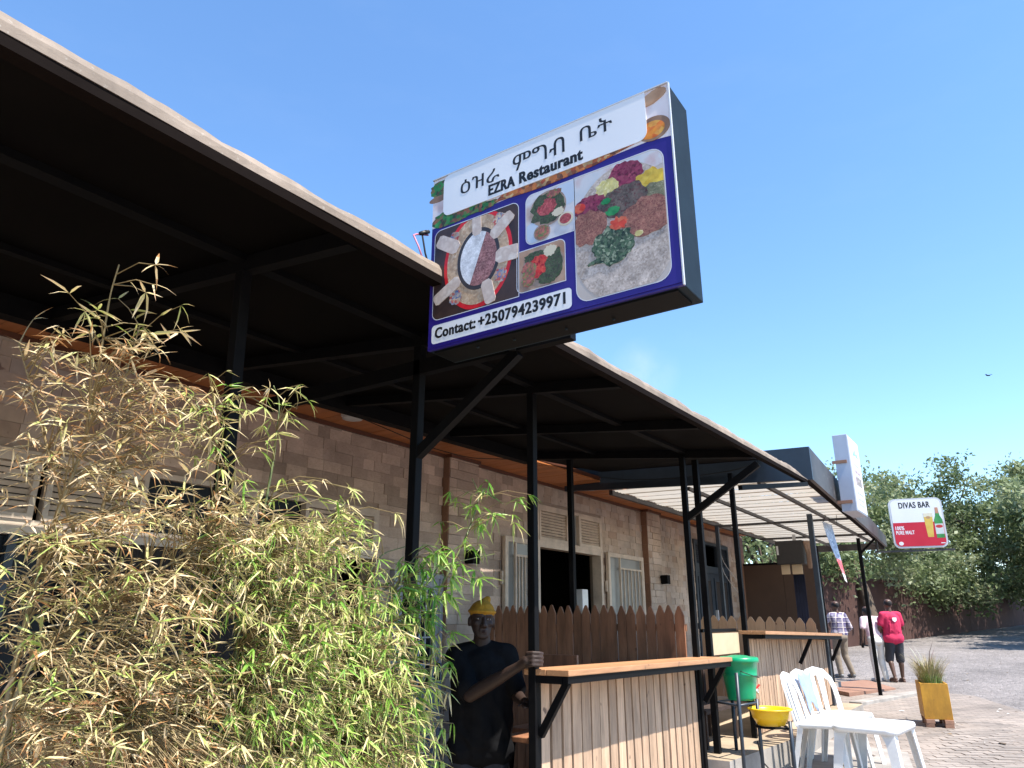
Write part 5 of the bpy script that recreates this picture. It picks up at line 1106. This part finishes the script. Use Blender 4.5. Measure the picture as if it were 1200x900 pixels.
def tree(label, base, top, blobs, nleaf, lsz, seed, tone=(0, 1)):
    r = np.random.default_rng(seed); bz = gz(base[0], base[1]); t = thing('tree', label, 'tree', (base[0], base[1], bz), 'trees along the far wall')
    O = org(t); rr = random.Random(seed); B = Vector((base[0], base[1], bz - .1)); T = Vector(top)
    mb = MB(); pts = [B.lerp(T, k / 6) + Vector((.18 * math.sin(k * 1.3 + seed), .15 * math.cos(k * 1.1 + seed), 0)) * (k > 0) for k in range(7)]; mb.tube(pts, [.26, .22, .2, .18, .15, .11, .06], 9); mb.build('trunk', M['bark'], t)
    for (c, rad) in blobs:
        for _ in range(2):
            s_ = pts[rr.randrange(2, 6)]; e = Vector(c) + Vector([rr.uniform(-.5, .5) * q for q in rad]); m_ = s_.lerp(e, .5) + Vector((0, 0, .3)); mb = MB(); mb.tube([s_, m_, e], [.09, .055, .02], 6); mb.build('limb', M['bark'], t)
    vol = np.array([q[1][0] * q[1][1] * q[1][2] for q in blobs]) ** .75; vol /= vol.sum(); allv = []; tones = []
    for (c, rad), f in zip(blobs, vol):
        n = int(nleaf * f); ncl = max(6, n // 120)
        d = r.normal(size=(ncl, 3)); d /= np.linalg.norm(d, axis=1)[:, None]; rad_ = (r.random(ncl) ** .45)[:, None] * (1 + .12 * r.normal(size=(ncl, 1)))
        cc = np.array(c) + d * rad_ * np.array(rad); csz = r.uniform(.2, .46, ncl); ct = r.uniform(tone[0], tone[1], ncl)
        idx = r.integers(0, ncl, n); p = cc[idx] + r.normal(size=(n, 3)) * csz[idx][:, None] * np.array([1, 1, .7])
        a = r.normal(size=(n, 3)); a /= np.linalg.norm(a, axis=1)[:, None]; nb = r.normal(size=(n, 3)) + np.array([0, 0, .8]); b = np.cross(nb, a); b /= np.linalg.norm(b, axis=1)[:, None] + 1e-6
        L_ = lsz * r.uniform(.6, 1.3, n)[:, None]; W_ = L_ * .5
        q = np.stack([p - a * L_ * .5, p + b * W_ * .5, p + a * L_ * .5, p - b * W_ * .5], 1) - np.array(O); allv.append(q.reshape(-1, 3)); tones.append(np.clip(ct[idx] + r.normal(size=n) * .12, 0, 1))
    V_ = np.concatenate(allv); T_ = np.concatenate(tones); n = len(T_); me = bpy.data.meshes.new('crown')
    me.vertices.add(4 * n); me.loops.add(4 * n); me.polygons.add(n); me.vertices.foreach_set('co', V_.ravel()); me.loops.foreach_set('vertex_index', np.arange(4 * n, dtype=np.int32)); me.polygons.foreach_set('loop_start', np.arange(0, 4 * n, 4, dtype=np.int32))
    me.materials.append(M['tleaf']); at = me.attributes.new('tone', 'FLOAT', 'FACE'); at.data.foreach_set('value', T_.astype(np.float32)); me.update(calc_edges=True); me.validate()
    tag(put('crown', me, t), kind='stuff')
tree('leafy tree peeking over the canopy behind the white lightbox', (29.8, 4.7), (32.5, 6.3, 6.8), [((35.3, 6.6, 7.0), (1.7, 1.7, 2.0)), ((32, 5.4, 6.0), (2, 1.7, 1.8)), ((30, 6.6, 4.6), (2.6, 1.8, 1.6)), ((32.5, 4.0, 4.4), (2, 1.6, 1.5))], 14000, .2, 1, (.3, 1))
tree('broad tree directly behind the red and white bar sign', (41.5, 4.0), (41.3, 3.3, 7.2), [((39.8, 4.3, 5.9), (2.0, 2.1, 1.8)), ((38.8, 4.4, 7.1), (1.7, 1.5, 1.3)), ((42, 2.0, 7.2), (2.1, 1.9, 1.9)), ((40, 3.6, 4.6), (2.8, 2.6, 1.9)), ((38.5, 2.6, 3.3), (2.2, 2, 1.2)), ((41.5, .7, 5.2), (2.2, 2.2, 1.9))], 23000, .21, 2, (.1, .9))
tree('tall tree at the right edge of the picture', (48, 2.2), (47.5, .3, 8.5), [((46.5, -.6, 7.6), (2.4, 2.3, 2.0)), ((47.5, -2.4, 7.0), (2.5, 2.2, 2.4)), ((45, -.8, 5.0), (2.6, 2.6, 1.7)), ((43, -.1, 3.6), (2.6, 2.0, 1.2)), ((46.5, 1.9, 5.8), (2, 2, 2)), ((47, .2, 3.9), (2.8, 2, 1.5))], 23000, .22, 3, (.15, .95))
tree('low dark bushy tree behind the end of the far canopy', (26, 7.2), (27, 7.4, 4.6), [((26.5, 7.6, 4.0), (2.2, 2, 1.6)), ((24, 8.6, 4.2), (2, 1.8, 1.6)), ((29, 6.0, 3.6), (2, 1.4, 1.3)), ((28.0, 8.6, 5.2), (2, 2, 1.5))], 17000, .19, 4, (0, .75))
tree('tree just outside the right of the picture shading the wall', (35, -3.6), (35.5, -3.2, 5.5), [((32, -2.9, 4.6), (2.6, 1.8, 1.6)), ((36, -3.0, 5.2), (3, 2.1, 2)), ((40, -3.2, 5.4), (3, 2.0, 2)), ((34, -2.4, 3.4), (2.6, 1.5, .9)), ((38.5, -2.4, 3.6), (2.6, 1.5, 1.0)), ((44, -3.4, 5.6), (3, 2.2, 2)), ((31, -1.6, 5.0), (2.4, 1.6, 1.3)), ((35, -1.2, 5.9), (2.6, 1.7, 1.5)), ((39.5, -1.2, 6.2), (2.8, 1.8, 1.6))], 30000, .27, 5, (.1, .9))
tree('round bush hanging over the middle of the red wall', (36.5, 5.2), (36.3, 4.4, 3.6), [((36.2, 4.2, 3.3), (1.6, 1.5, 1.1)), ((37.8, 2.9, 3.0), (1.6, 1.2, .9)), ((34.5, 4.9, 3.3), (1.6, 1.2, 1.0))], 11000, .17, 6, (.1, .8))
# bird
bi = thing('bird', 'small dark bird flying high in the blue sky at the right', 'bird', (34.53, -0.14, 11.18))
def bird():
    c = Vector((34.53, -0.14, 11.18)); mb = MB(); mb.ell(c, (.03, .1, .025), Matrix.Rotation(.6, 3, 'Z'), 10, 8)
    mb.build('body', M['black'], bi)
    for s_ in (-1, 1):
        mb = MB(); d = Vector((.55, -.83, 0)) * s_; f = Vector((.83, .55, 0)); mb.add([c + d * .02 + f * .04, c + d * .02 - f * .04, c + d * .1 - f * .035 + Vector((0, 0, .05)), c + d * .2 - f * .01 + Vector((0, 0, .02)), c + d * .1 + f * .035 + Vector((0, 0, .055))], [(0, 1, 2, 4), (4, 2, 3)]); mb.build('wing', M['black'], bi)
bird()

# ------------------------------------------------------------------ people
def cap(mb, p0, p1, r0, r1, n=14, mat=0):
    p0 = Vector(p0); p1 = Vector(p1); d = (p1 - p0); L_ = d.length; d = d / L_ if L_ > 1e-6 else Vector((0, 0, 1))
    a = Vector((0, 0, 1)) if abs(d.z) < .9 else Vector((1, 0, 0)); u = d.cross(a).normalized(); v = d.cross(u); R = Matrix((u, v, d)).transposed()
    prof = [(r0 * math.sin(t), -r0 * math.cos(t)) for t in [math.pi / 2 * k / 4 for k in range(5)]] + [(r1 * math.cos(t), L_ + r1 * math.sin(t)) for t in [math.pi / 2 * k / 4 for k in range(5)]]
    prof[0] = (1e-5, prof[0][1]); prof[-1] = (1e-5, prof[-1][1])
    mb.lathe(prof, p0, n, mat, R=R)
def fuse(mb, vox, sm=4, fac=.5):
    me = mb.mesh('t', []); bm = bmesh.new(); bm.from_mesh(me); bmesh.ops.recalc_face_normals(bm, faces=bm.faces); bm.to_mesh(me); bm.free()
    o = bpy.data.objects.new('t', me); C.objects.link(o)
    m = o.modifiers.new('r', 'REMESH'); m.mode = 'VOXEL'; m.voxel_size = vox; m.use_smooth_shade = True
    if sm: s_ = o.modifiers.new('s', 'SMOOTH'); s_.iterations = sm; s_.factor = fac
    dg = bpy.context.evaluated_depsgraph_get(); out = bpy.data.meshes.new_from_object(o.evaluated_get(dg)); bpy.data.objects.remove(o); bpy.data.meshes.remove(me); return out
def wrinkle(me, amp, f=9.0, st=.45):
    me.update(); nr = [v.normal.copy() for v in me.vertices]
    for v, n in zip(me.vertices, nr):
        p = v.co; q = Vector((p.x * f + .8 * math.sin(p.z * 7), p.y * f, p.z * f * st + p.x * 3)); a = 1 - abs(noise.noise(q)) * 2.4; b_ = noise.noise(q * 2.1 + Vector((5, 2, 1)))
        v.co += n * amp * (max(a, -.4) * .9 + .35 * b_)
    return me
def attach(name, me, mat, parent):
    if name in ('shirt', 'trousers', 'shorts'): wrinkle(me, .010 if parent.name == 'person' else .0045)
    if name == 'beanie': wrinkle(me, .0025, 30, .2)
    for v in me.vertices: v.co -= org(parent)
    me.materials.clear(); me.materials.append(mat)
    me.polygons.foreach_set('use_smooth', [True] * len(me.polygons)); me.name = name
    return put(name, me, parent, None, org(parent))
SKIN = pbr('dark_skin', (.036, .018, .0118), (.027, .0132, .0086), 12, .62, .04)
SKIN2 = pbr('brown_skin', (.1, .05, .03), (.08, .038, .023), 12, .5, .04)
HAIR = pbr('black_hair', (.008, .007, .007), (.014, .012, .011), 90, .8, .5)
SHOE = pbr('black_shoe', (.015, .014, .013), (.02, .018, .016), 9, .5)
def head_parts(mb, c, R, s=1.0, face=True):
    """skull, jaw, nose, lips, ears; local x right, -y forward, z up, c = centre of the head"""
    def P(x, y, z): return c + R @ (Vector((x, y, z)) * s)
    SEC = [(-.114, .014, -.066, -.046), (-.107, .031, -.077, -.034), (-.094, .044, -.081, -.012), (-.074, .055, -.079, .03), (-.05, .062, -.077, .062), (-.02, .068, -.077, .086), (.01, .071, -.075, .098), (.035, .073, -.077, .103), (.06, .074, -.075, .104), (.085, .07, -.064, .096), (.105, .056, -.044, .078), (.118, .034, -.018, .05), (.123, .01, .005, .02)]
    vs = []; n = 24
    for z, w_, yf_, yb_ in SEC:
        for k in range(n):
            t = 2 * math.pi * k / n; cx = math.copysign(abs(math.cos(t)) ** .86, math.cos(t)); sy = math.copysign(abs(math.sin(t)) ** .86, math.sin(t)); cy = (yf_ + yb_) / 2; vs.append(P(w_ * cx, cy + (yb_ - yf_) / 2 * sy, z))
    mb.add(vs, [(a*n+k, a*n+(k+1) % n, (a+1)*n+(k+1) % n, (a+1)*n+k) for a in range(len(SEC) - 1) for k in range(n)] + [tuple(range(n))[::-1], tuple((len(SEC)-1)*n+k for k in range(n))], 0, True)
    if face:
        cap(mb, P(0, -.082, .012), P(0, -.101, -.03), .009 * s, .014 * s); cap(mb, P(-.014, -.09, -.034), P(.014, -.09, -.034), .011 * s, .011 * s)
        cap(mb, P(-.018, -.0775, -.0585), P(.018, -.0775, -.0585), .0085 * s, .0085 * s); cap(mb, P(-.015, -.0765, -.0725), P(.015, -.0765, -.0725), .0095 * s, .0095 * s)
        for q in (-1, 1): cap(mb, P(.015 * q, -.0765, .031), P(.046 * q, -.066, .031), .008 * s, .007 * s); mb.ell(P(.043 * q, -.058, -.018), (.02 * s, .016 * s, .018 * s), R)
    for q in (-1, 1): mb.ell(P(.078 * q, .012, -.01), (.011 * s, .02 * s, .033 * s), R)
LIP = pbr('lip', (.034, .0155, .0125), (.028, .0125, .01), 12, .7, spec=.2)
def near_man():
    rt = Vector((.565, -.825, 0)); fw = Vector((.825, .565, 0)); root = Vector((4.055, 3.016, .1))
    def W(l, f, z): return Vector((root.x, root.y, 0)) + rt * l + fw * f + Vector((0, 0, z))
    t = thing('person', 'man in a yellow beanie and black shirt gripping the awning post at the near counter', 'person', tuple(root))
    R = Matrix((rt, fw, Vector((0, 0, 1)))).transposed() @ Matrix.Rotation(.22, 3, 'Z') @ Matrix.Rotation(.06, 3, 'Y')
    hc = W(.0, -.04, 1.555); mb = MB(); head_parts(mb, hc, R, 1.02)
    cap(mb, W(0, .03, 1.36), W(0, -.005, 1.48), .062, .052)
    for q in (-1, 1): cap(mb, W(0, .03, 1.39), W(.15 * q, .02, 1.345), .055, .06)
    cap(mb, W(0, .02, 1.25), W(0, .02, 1.02), .14, .13); cap(mb, W(-.07, .03, .87), W(.07, .03, .87), .12, .12)
    # legs
    for q in (-1, 1): cap(mb, W(.085 * q, .03, .85), W(.1 * q, .01, .5), .088, .06); cap(mb, W(.1 * q, .01, .5), W(.1 * q, .05, .16), .058, .04)
    for q in (-1, 1): cap(mb, W(.1 * q, .06, .14), W(.11 * q, -.1, .125), .038, .03)
    # right arm reaching to the post
    sh, el, wr_ = W(-.165, 0, 1.335), W(-.06, -.22, 1.12), W(.245, -.44, 1.3)
    cap(mb, sh, el, .055, .043); cap(mb, el, el.lerp(wr_, .4), .043, .042); cap(mb, el.lerp(wr_, .4), wr_, .042, .027)
    hb = W(.285, -.475, 1.33); cap(mb, wr_, hb, .028, .033); 
    # palm on the left of the post, fingers close round its front
    pc = W(.3, -.485, 1.335)
    for k, dz in enumerate((.036, .013, -.01, -.032)):
        a0 = W(.288, -.49, 1.335 + dz); a1 = W(.318, -.512 - .002 * k, 1.335 + dz + .004); a2 = W(.358, -.508, 1.335 + dz + .002); a3 = W(.378, -.478, 1.334 + dz)
        L_ = (1, 1.05, 1, .85)[k]; cap(mb, a0, a1, .0125, .0115, 10); cap(mb, a1, a1.lerp(a2, L_), .0115, .0105, 10); cap(mb, a1.lerp(a2, L_), a1.lerp(a2, L_).lerp(a3, L_), .0105, .009, 10)
    cap(mb, W(.285, -.46, 1.34), W(.3, -.42, 1.365), .014, .012, 10); cap(mb, W(.3, -.42, 1.365), W(.34, -.4, 1.37), .012, .01, 10)
    # left arm, hand resting behind the counter
    sl, e2, w2 = W(.165, .02, 1.335), W(.235, -.06, 1.1), W(.275, -.28, 1.08)
    cap(mb, sl, e2, .055, .043); cap(mb, e2, w2, .041, .027); cap(mb, w2, W(.282, -.34, 1.085), .026, .03)
    for k in range(4): cap(mb, W(.262 + .014 * k, -.36, 1.085), W(.265 + .015 * k, -.415 + .006 * abs(k - 1), 1.07), .009, .007, 8)
    cap(mb, W(.262, -.33, 1.085), W(.235, -.375, 1.075), .01, .008, 8)
    attach('body', fuse(mb, .0058, 5, .45), SKIN, t)
    # eyes
    W_ = pbr('eye_white', (.3, .27, .25), None, 5, .25)
    for q in (-1, 1):
        mb = MB(); e = hc + R @ (Vector((.031 * q, -.0735, .008)) * 1.02); mb.ell(e, (.0125, .0085, .0058), R, 12, 8, 0); g = e + R @ Vector((.002, -.0062, 0)); mb.ell(g, (.0056, .004, .0056), R, 10, 6, 1); mb.build('eye', [W_, HAIR], t)
    for dz, r_, hw in ((-.0628, .0042, .017), (-.0706, .0052, .0145)):
        mb = MB(); cap(mb, hc + R @ Vector((-hw, -.0835, dz)), hc + R @ Vector((hw, -.0835, dz)), r_ * .7, r_ * .7, 8); cap(mb, hc + R @ Vector((-hw * .5, -.086, dz)), hc + R @ Vector((hw * .5, -.086, dz)), r_, r_, 8); attach('lip', fuse(mb, .002, 3), LIP, t)
    # beanie: snug ribbed dome with a folded edge and a soft peak
    mb = MB(); mb.ell(hc + R @ Vector((0, .014, .055)), (.08, .1, .072), R, 22, 12); cap(mb, hc + R @ Vector((0, .02, .08)), hc + R @ Vector((.035, .035, .135)), .055, .022)
    for k in range(22):
        a = 2 * math.pi * k / 22; p = hc + R @ Vector((.083 * math.cos(a), .014 + .103 * math.sin(a), .055)); q_ = hc + R @ Vector((.083 * math.cos(a + .2856), .014 + .103 * math.sin(a + .2856), .055)); cap(mb, p, q_, .0095, .0095, 8)
    attach('beanie', fuse(mb, .006, 3), pbr('mustard_knit', (.42, .215, .012), (.32, .155, .008), 60, .9, .6, (1, 1, .2)), t)
    # loose black T-shirt and dark trousers
    mb = MB()
    for q in (-1, 1): cap(mb, W(0, .03, 1.37), W(.155 * q, .015, 1.335), .066, .072); cap(mb, W(.08 * q, .02, 1.25), W(.095 * q, .02, .86), .118, .105)
    cap(mb, W(0, .0, 1.25), W(0, .0, .86), .14, .125); cap(mb, W(-.1, .02, .79), W(.1, .02, .79), .112, .112)
    cap(mb, sh, sh.lerp(el, .85), .074, .068); cap(mb, sl, sl.lerp(e2, .8), .072, .064)
    attach('shirt', fuse(mb, .009, 5), pbr('black_cotton', (.008, .008, .009), (.012, .012, .013), 20, .9, .2, spec=.05), t)
    mb = MB(); cap(mb, W(-.07, .035, .8), W(.07, .035, .8), .1, .1)
    for q in (-1, 1): cap(mb, W(.09 * q, .035, .78), W(.105 * q, .01, .5), .092, .078); cap(mb, W(.105 * q, .01, .5), W(.105 * q, .05, .17), .077, .062)
    attach('trousers', fuse(mb, .011, 4), pbr('navy_trousers', (.02, .022, .032), (.03, .032, .042), 12, .85, .2), t)
    for q in (-1, 1): mb = MB(); cap(mb, W(.1 * q, .08, .145), W(.115 * q, -.11, .135), .048, .04); attach('shoe', fuse(mb, .009, 3), SHOE, t)
near_man()
def walker(label, x, y, face, H, mats, arms, legs, hairy, shorts=False, fat=1.0, shoes=True, bow=0.0, extra=None, skin=None, vox=.014):
    """figure seen from behind; local x right, y ahead (face direction), z up"""
    skin = skin or SKIN2
    b = Vector((x, y, gz(x, y) + .004)); k = H / 1.75; R = Matrix.Rotation(face - math.pi / 2, 3, 'Z'); t = thing('person', label, 'person', tuple(b))
    def W(l, f, z): return b + R @ (Vector((l, f + bow * max(0, z - .95), z)) * k)
    RH = R @ Matrix.Rotation(math.pi, 3, 'Z')
    mb = MB(); head_parts(mb, W(0, .03 + bow * .2, 1.6 - bow * .12), RH, k); cap(mb, W(0, 0, 1.42), W(0, .015 + bow * .1, 1.54 - bow * .08), .056 * k, .05 * k)
    cap(mb, W(0, 0, 1.3), W(0, 0, 1.05), .13 * k, .115 * k); cap(mb, W(-.07, 0, .95), W(.07, 0, .95), .115 * k, .115 * k)
    for q in (-1, 1): cap(mb, W(0, 0, 1.42), W(.17 * q, 0, 1.4), .05 * k, .055 * k)
    for q, (el, wr_) in zip((-1, 1), arms):
        cap(mb, W(.18 * q, 0, 1.39), W(*el), .05 * k, .04 * k); cap(mb, W(*el), W(*wr_), .039 * k, .026 * k); d = (Vector(wr_) - Vector(el)).normalized() * .08; hnd = Vector(wr_) + d; cap(mb, W(*wr_), W(*hnd), .028 * k, .03 * k)
        for j in range(4): o_ = Vector((.012 * (j - 1.5), .012 * (j - 1.5), 0)); cap(mb, W(*(hnd + o_)), W(*(hnd + o_ + d * .85 + Vector((0, .012, 0)))), .01 * k, .008 * k, 8)
        cap(mb, W(*hnd), W(*(hnd + Vector((-.03 * q, .03, .01)))), .011 * k, .009 * k, 8)
    for q, (kn, an) in zip((-1, 1), legs):
        cap(mb, W(.09 * q, 0, .92), W(*kn), .085 * k, .056 * k); m_ = Vector(kn).lerp(Vector(an), .35); cap(mb, W(*kn), W(m_.x, m_.y - .015, m_.z), .052 * k, .056 * k); cap(mb, W(m_.x, m_.y - .015, m_.z), W(*an), .055 * k, .036 * k); cap(mb, W(an[0], an[1] - .03, an[2] - .045), W(an[0] + .015 * q, an[1] + .13, an[2] - .055), .036 * k, .03 * k)
    attach('body', fuse(mb, vox * .75, 2, .4), skin, t)
    if hairy:
        mb = MB(); mb.ell(W(0, .012 + bow * .2, 1.635 - bow * .12), (.08 * k, .096 * k, .088 * k), RH); 
        if hairy > 1: mb.ell(W(0, -.05 + bow * .15, 1.6 - bow * .1), (.085 * k, .08 * k, .1 * k), RH)
        attach('hair', fuse(mb, vox, 1), HAIR, t)
    mb = MB(); f_ = fat
    for q, (el, wr_) in zip((-1, 1), arms): cap(mb, W(0, 0, 1.41), W(.165 * q, 0, 1.395), .062 * k, .068 * k); s0 = Vector((.18 * q, 0, 1.39)); e = s0.lerp(Vector(el), 1.0 if mats.get('long') else .72); cap(mb, W(*s0), W(*e), .07 * k, .062 * k); cap(mb, W(.075 * q, 0, 1.3), W(.085 * q, 0, .98), .105 * k * f_, .1 * k * f_)
    if mats.get('long'):
        for q, (el, wr_) in zip((-1, 1), arms): cap(mb, W(*el), W(*wr_), .056 * k, .045 * k)
    cap(mb, W(0, -.01, 1.3), W(0, 0, 1.0), .13 * k * f_, .12 * k * f_); hr = .128 if mats['hem'] < 1 else .1; cap(mb, W(-.08, 0, mats['hem']), W(.08, 0, mats['hem']), hr * k * f_, hr * k * f_)
    for j in range(5): cap(mb, W(-.12 + .05 * j, -.115 * f_, 1.02 + .03 * (j % 2)), W(-.1 + .04 * j, -.12 * f_, 1.25 - .04 * (j % 3)), .012 * k, .008 * k, 8)
    attach('shirt', fuse(mb, vox, 4), mats['shirt'], t)
    mb = MB(); cap(mb, W(-.075, 0, .94), W(.075, 0, .94), .122 * k, .122 * k); cap(mb, W(-.07, -.035, .9), W(.07, -.035, .9), .1 * k, .1 * k)
    for q, (kn, an) in zip((-1, 1), legs):
        cap(mb, W(.09 * q, 0, .9), W(*kn), .098 * k, .076 * k)
        if shorts: e = Vector(kn).lerp(Vector(an), .12); cap(mb, W(.095 * q, 0, .8), W(*e), .1 * k, .085 * k)
        else: cap(mb, W(*kn), W(*(Vector(an) + Vector((0, -.01, -.0)))), .076 * k, .06 * k)
    attach('shorts' if shorts else 'trousers', fuse(mb, vox, 3), mats['legs'], t)
    for q, (kn, an) in zip((-1, 1), legs):
        mb = MB()
        if shoes: cap(mb, W(an[0], an[1] - .04, an[2] - .045), W(an[0] + .015 * q, an[1] + .16, an[2] - .055), .046 * k, .038 * k)
        else: cap(mb, W(an[0], an[1] - .05, an[2] - .085), W(an[0] + .015 * q, an[1] + .17, an[2] - .088), .032 * k, .028 * k)
        attach('shoe' if shoes else 'sandal', fuse(mb, vox * .8, 1), mats['shoes'], t)
    if extra: extra(t, W, R, k)
    return t
def checks(name):
    m = pbr(name, (.3, .28, .36), (.25, .23, .3), 6, .85); t = m.node_tree; N = t.nodes; L = t.links; b = N['Principled BSDF']
    tc = N.new('ShaderNodeTexCoord'); mp = N.new('ShaderNodeMapping'); mp.inputs['Rotation'].default_value = (0, 0, 0.1); L.new(tc.outputs['Object'], mp.inputs[0]); out = None
    sx = N.new('ShaderNodeSeparateXYZ'); L.new(mp.outputs[0], sx.inputs[0])
    def stripe(src, f, c):
        a = N.new('ShaderNodeMath'); a.operation = 'MULTIPLY'; a.inputs[1].default_value = f; L.new(src, a.inputs[0]); s_ = N.new('ShaderNodeMath'); s_.operation = 'FRACT'; L.new(a.outputs[0], s_.inputs[0]); g = N.new('ShaderNodeMath'); g.operation = 'GREATER_THAN'; g.inputs[1].default_value = c; L.new(s_.outputs[0], g.inputs[0]); return g.outputs[0]
    cur = b.inputs['Base Color'].links[0].from_socket
    for src, f, c, col, am in ((sx.outputs['Z'], 9, .55, (.05, .03, .12), .6), (sx.outputs['Y'], 9, .55, (.05, .03, .12), .6), (sx.outputs['Z'], 9, .85, (.7, .62, .55), .7), (sx.outputs['Y'], 9, .85, (.7, .62, .55), .7)):
        g = stripe(src, f, c); ml = N.new('ShaderNodeMath'); ml.operation = 'MULTIPLY'; ml.inputs[1].default_value = am; L.new(g, ml.inputs[0]); mx = N.new('ShaderNodeMixRGB'); mx.inputs[2].default_value = (*col, 1); L.new(ml.outputs[0], mx.inputs[0]); L.new(cur, mx.inputs[1]); cur = mx.outputs[0]
    L.new(cur, b.inputs['Base Color']); return m
away = math.atan2(.565, .825)
walker('man in a purple checked shirt and khaki trousers walking away beyond the far counter', 19.17, 3.85, away + .25, 1.72,
    dict(shirt=checks('purple_checked_cotton'), legs=pbr('khaki_trousers', (.26, .21, .16), (.2, .16, .12), 9, .9, .2), shoes=pbr('black_white_shoe', (.03, .03, .03), (.3, .3, .3), 9, .5), hem=.98, long=True),
    [((-.3, .1, 1.2), (-.2, .3, 1.42)), ((.3, -.02, 1.12), (.28, .16, .98))], [((-.1, .06, .5), (-.1, .0, .1)), ((.09, .02, .5), (.16, -.08, .1))], 1)
def emblem(t, W, R, k):
    mb = MB(); P = [(-.045, 1.33), (.045, 1.33), (.045, 1.27), (0, 1.235), (-.045, 1.27)]
    o = []
    for j, d in enumerate((-.158, -.163)): o += [W(a, d, z) for a, z in P]
    n = 5; mb.add(o, [(0, 1, 2, 3, 4), (9, 8, 7, 6, 5)] + [(i, 5 + i, 5 + (i+1) % 5, (i+1) % 5) for i in range(5)]); mb.build('print', M['whiteprint'], t, fixn=True)
walker('man in a crimson T-shirt and dark knee-length shorts walking away', 18.6, 2.64, away + .05, 1.74,
    dict(shirt=pbr('crimson_cotton', (.55, .022, .085), (.45, .015, .065), 6, .85, .3), legs=pbr('dark_shorts', (.02, .022, .03), (.032, .033, .042), 9, .85, .2), shoes=pbr('brown_sandal', (.12, .06, .04), (.08, .04, .03), 9, .6), hem=.9),
    [((-.26, .02, 1.12), (-.2, .16, .92)), ((.26, .03, 1.12), (.2, .2, .98))], [((-.1, .12, .5), (-.13, -.06, .12)), ((.1, .03, .5), (.1, .04, .1))], 1, True, 1.12, False, 0, emblem)
walker('woman in a pale pink top and white trousers walking away beside the leaning pole', 18.5, 2.98, away + .1, 1.62,
    dict(shirt=pbr('pale_pink_cotton', (.74, .5, .56), (.7, .56, .58), 3, .85, .3), legs=pbr('white_trousers', (.7, .67, .62), (.6, .57, .53), 9, .9, .2), shoes=pbr('white_shoe', (.6, .58, .55), (.5, .48, .46), 9, .6), hem=1.02),
    [((-.27, .0, 1.14), (-.3, .05, .92)), ((.27, .02, 1.14), (.25, .14, .98))], [((-.1, .02, .5), (-.12, -.03, .1)), ((.1, .06, .5), (.13, .02, .1))], 2, False, .98, True, .28,
    lambda t, W, R, k: (lambda mb: (mb.box(W(-.31, .06, .8), (.03, .06, .1), R), mb.build('phone', M['black'], t)))(MB()))

# scraps of litter and fallen leaves on the street
lit = MB(); rl = random.Random(4)
for i in range(150):
    x = rl.uniform(7.5, 26); y = rl.uniform(-2.5, 2.0) + max(0, (x - 12)) * .12; z = gz(x, y) + .014; a = rl.uniform(0, 6.28); L_ = rl.uniform(.015, .05) * (1.6 if i % 9 == 0 else 1)
    d = Vector((math.cos(a), math.sin(a), 0)) * L_; e = Vector((-math.sin(a), math.cos(a), 0)) * L_ * rl.uniform(.25, .7); c = Vector((x, y, z))
    lit.add([c - d, c - e + Vector((0, 0, .004)), c + d, c + e + Vector((0, 0, .008))], [(0, 1, 2, 3)], rl.choice((0, 0, 1, 2)))
tag(lit.build('litter', [pbr('paper_scrap', (.7, .68, .64), None, 5, .9), pbr('dry_leaf_scrap', (.3, .2, .1), None, 5, .9), pbr('dark_leaf_scrap', (.12, .08, .05), None, 5, .9)]), 'scraps of paper and dry leaves scattered over the paving and road', None, None, 'stuff')

# small things: panel inside the doorway, thin cables
ip = MB(); ip.span((9.1, 5.06, .46), (9.26, 5.2, 1.97)); tag(ip.build('upright_panel', M['plastic'], None, (9.18, 5.13, .46), bevel=.008), 'pale upright panel standing just inside the dark open doorway', 'panel')
def cable(pts, r, mat, label):
    P = []
    for i in range(len(pts) - 1):
        for k in range(6): P.append(Vector(pts[i]).lerp(Vector(pts[i + 1]), k / 6))
    P.append(Vector(pts[-1]))
    for _ in range(3): P = [P[0]] + [(P[i-1] + P[i] * 2 + P[i+1]) / 4 for i in range(1, len(P) - 1)] + [P[-1]]
    mb = MB(); mb.tube(P, r, 5); tag(mb.build('cable', mat, None, tuple(pts[0])), label, 'cable')
cable([(4.36, 4.62, 3.262), (4.75, 4.56, 3.2), (5.2, 4.5, 3.13), (5.75, 4.44, 3.12), (6.3, 4.36, 3.2)], .0045, M['wire'], 'thin black cable sagging from the ceiling light nearest the sign')
cable([(8.38, 4.4, 3.34), (8.375, 3.9, 3.24), (8.37, 3.2, 3.2), (8.375, 2.6, 3.22), (8.38, 2.3, 3.28)], .005, M['wire'], 'thin black cable drooping along the dark end of the far canopy')
cable([(12.3, 4.2, 2.95), (13.6, 4.6, 2.6), (15.6, 4.88, 2.2)], .006, M['fixture'], 'upper of two pale strings slanting down to the far end post')
cable([(12.3, 4.2, 2.75), (13.6, 4.6, 2.38), (15.6, 4.88, 1.95)], .006, M['fixture'], 'lower of two pale strings slanting down to the far end post')
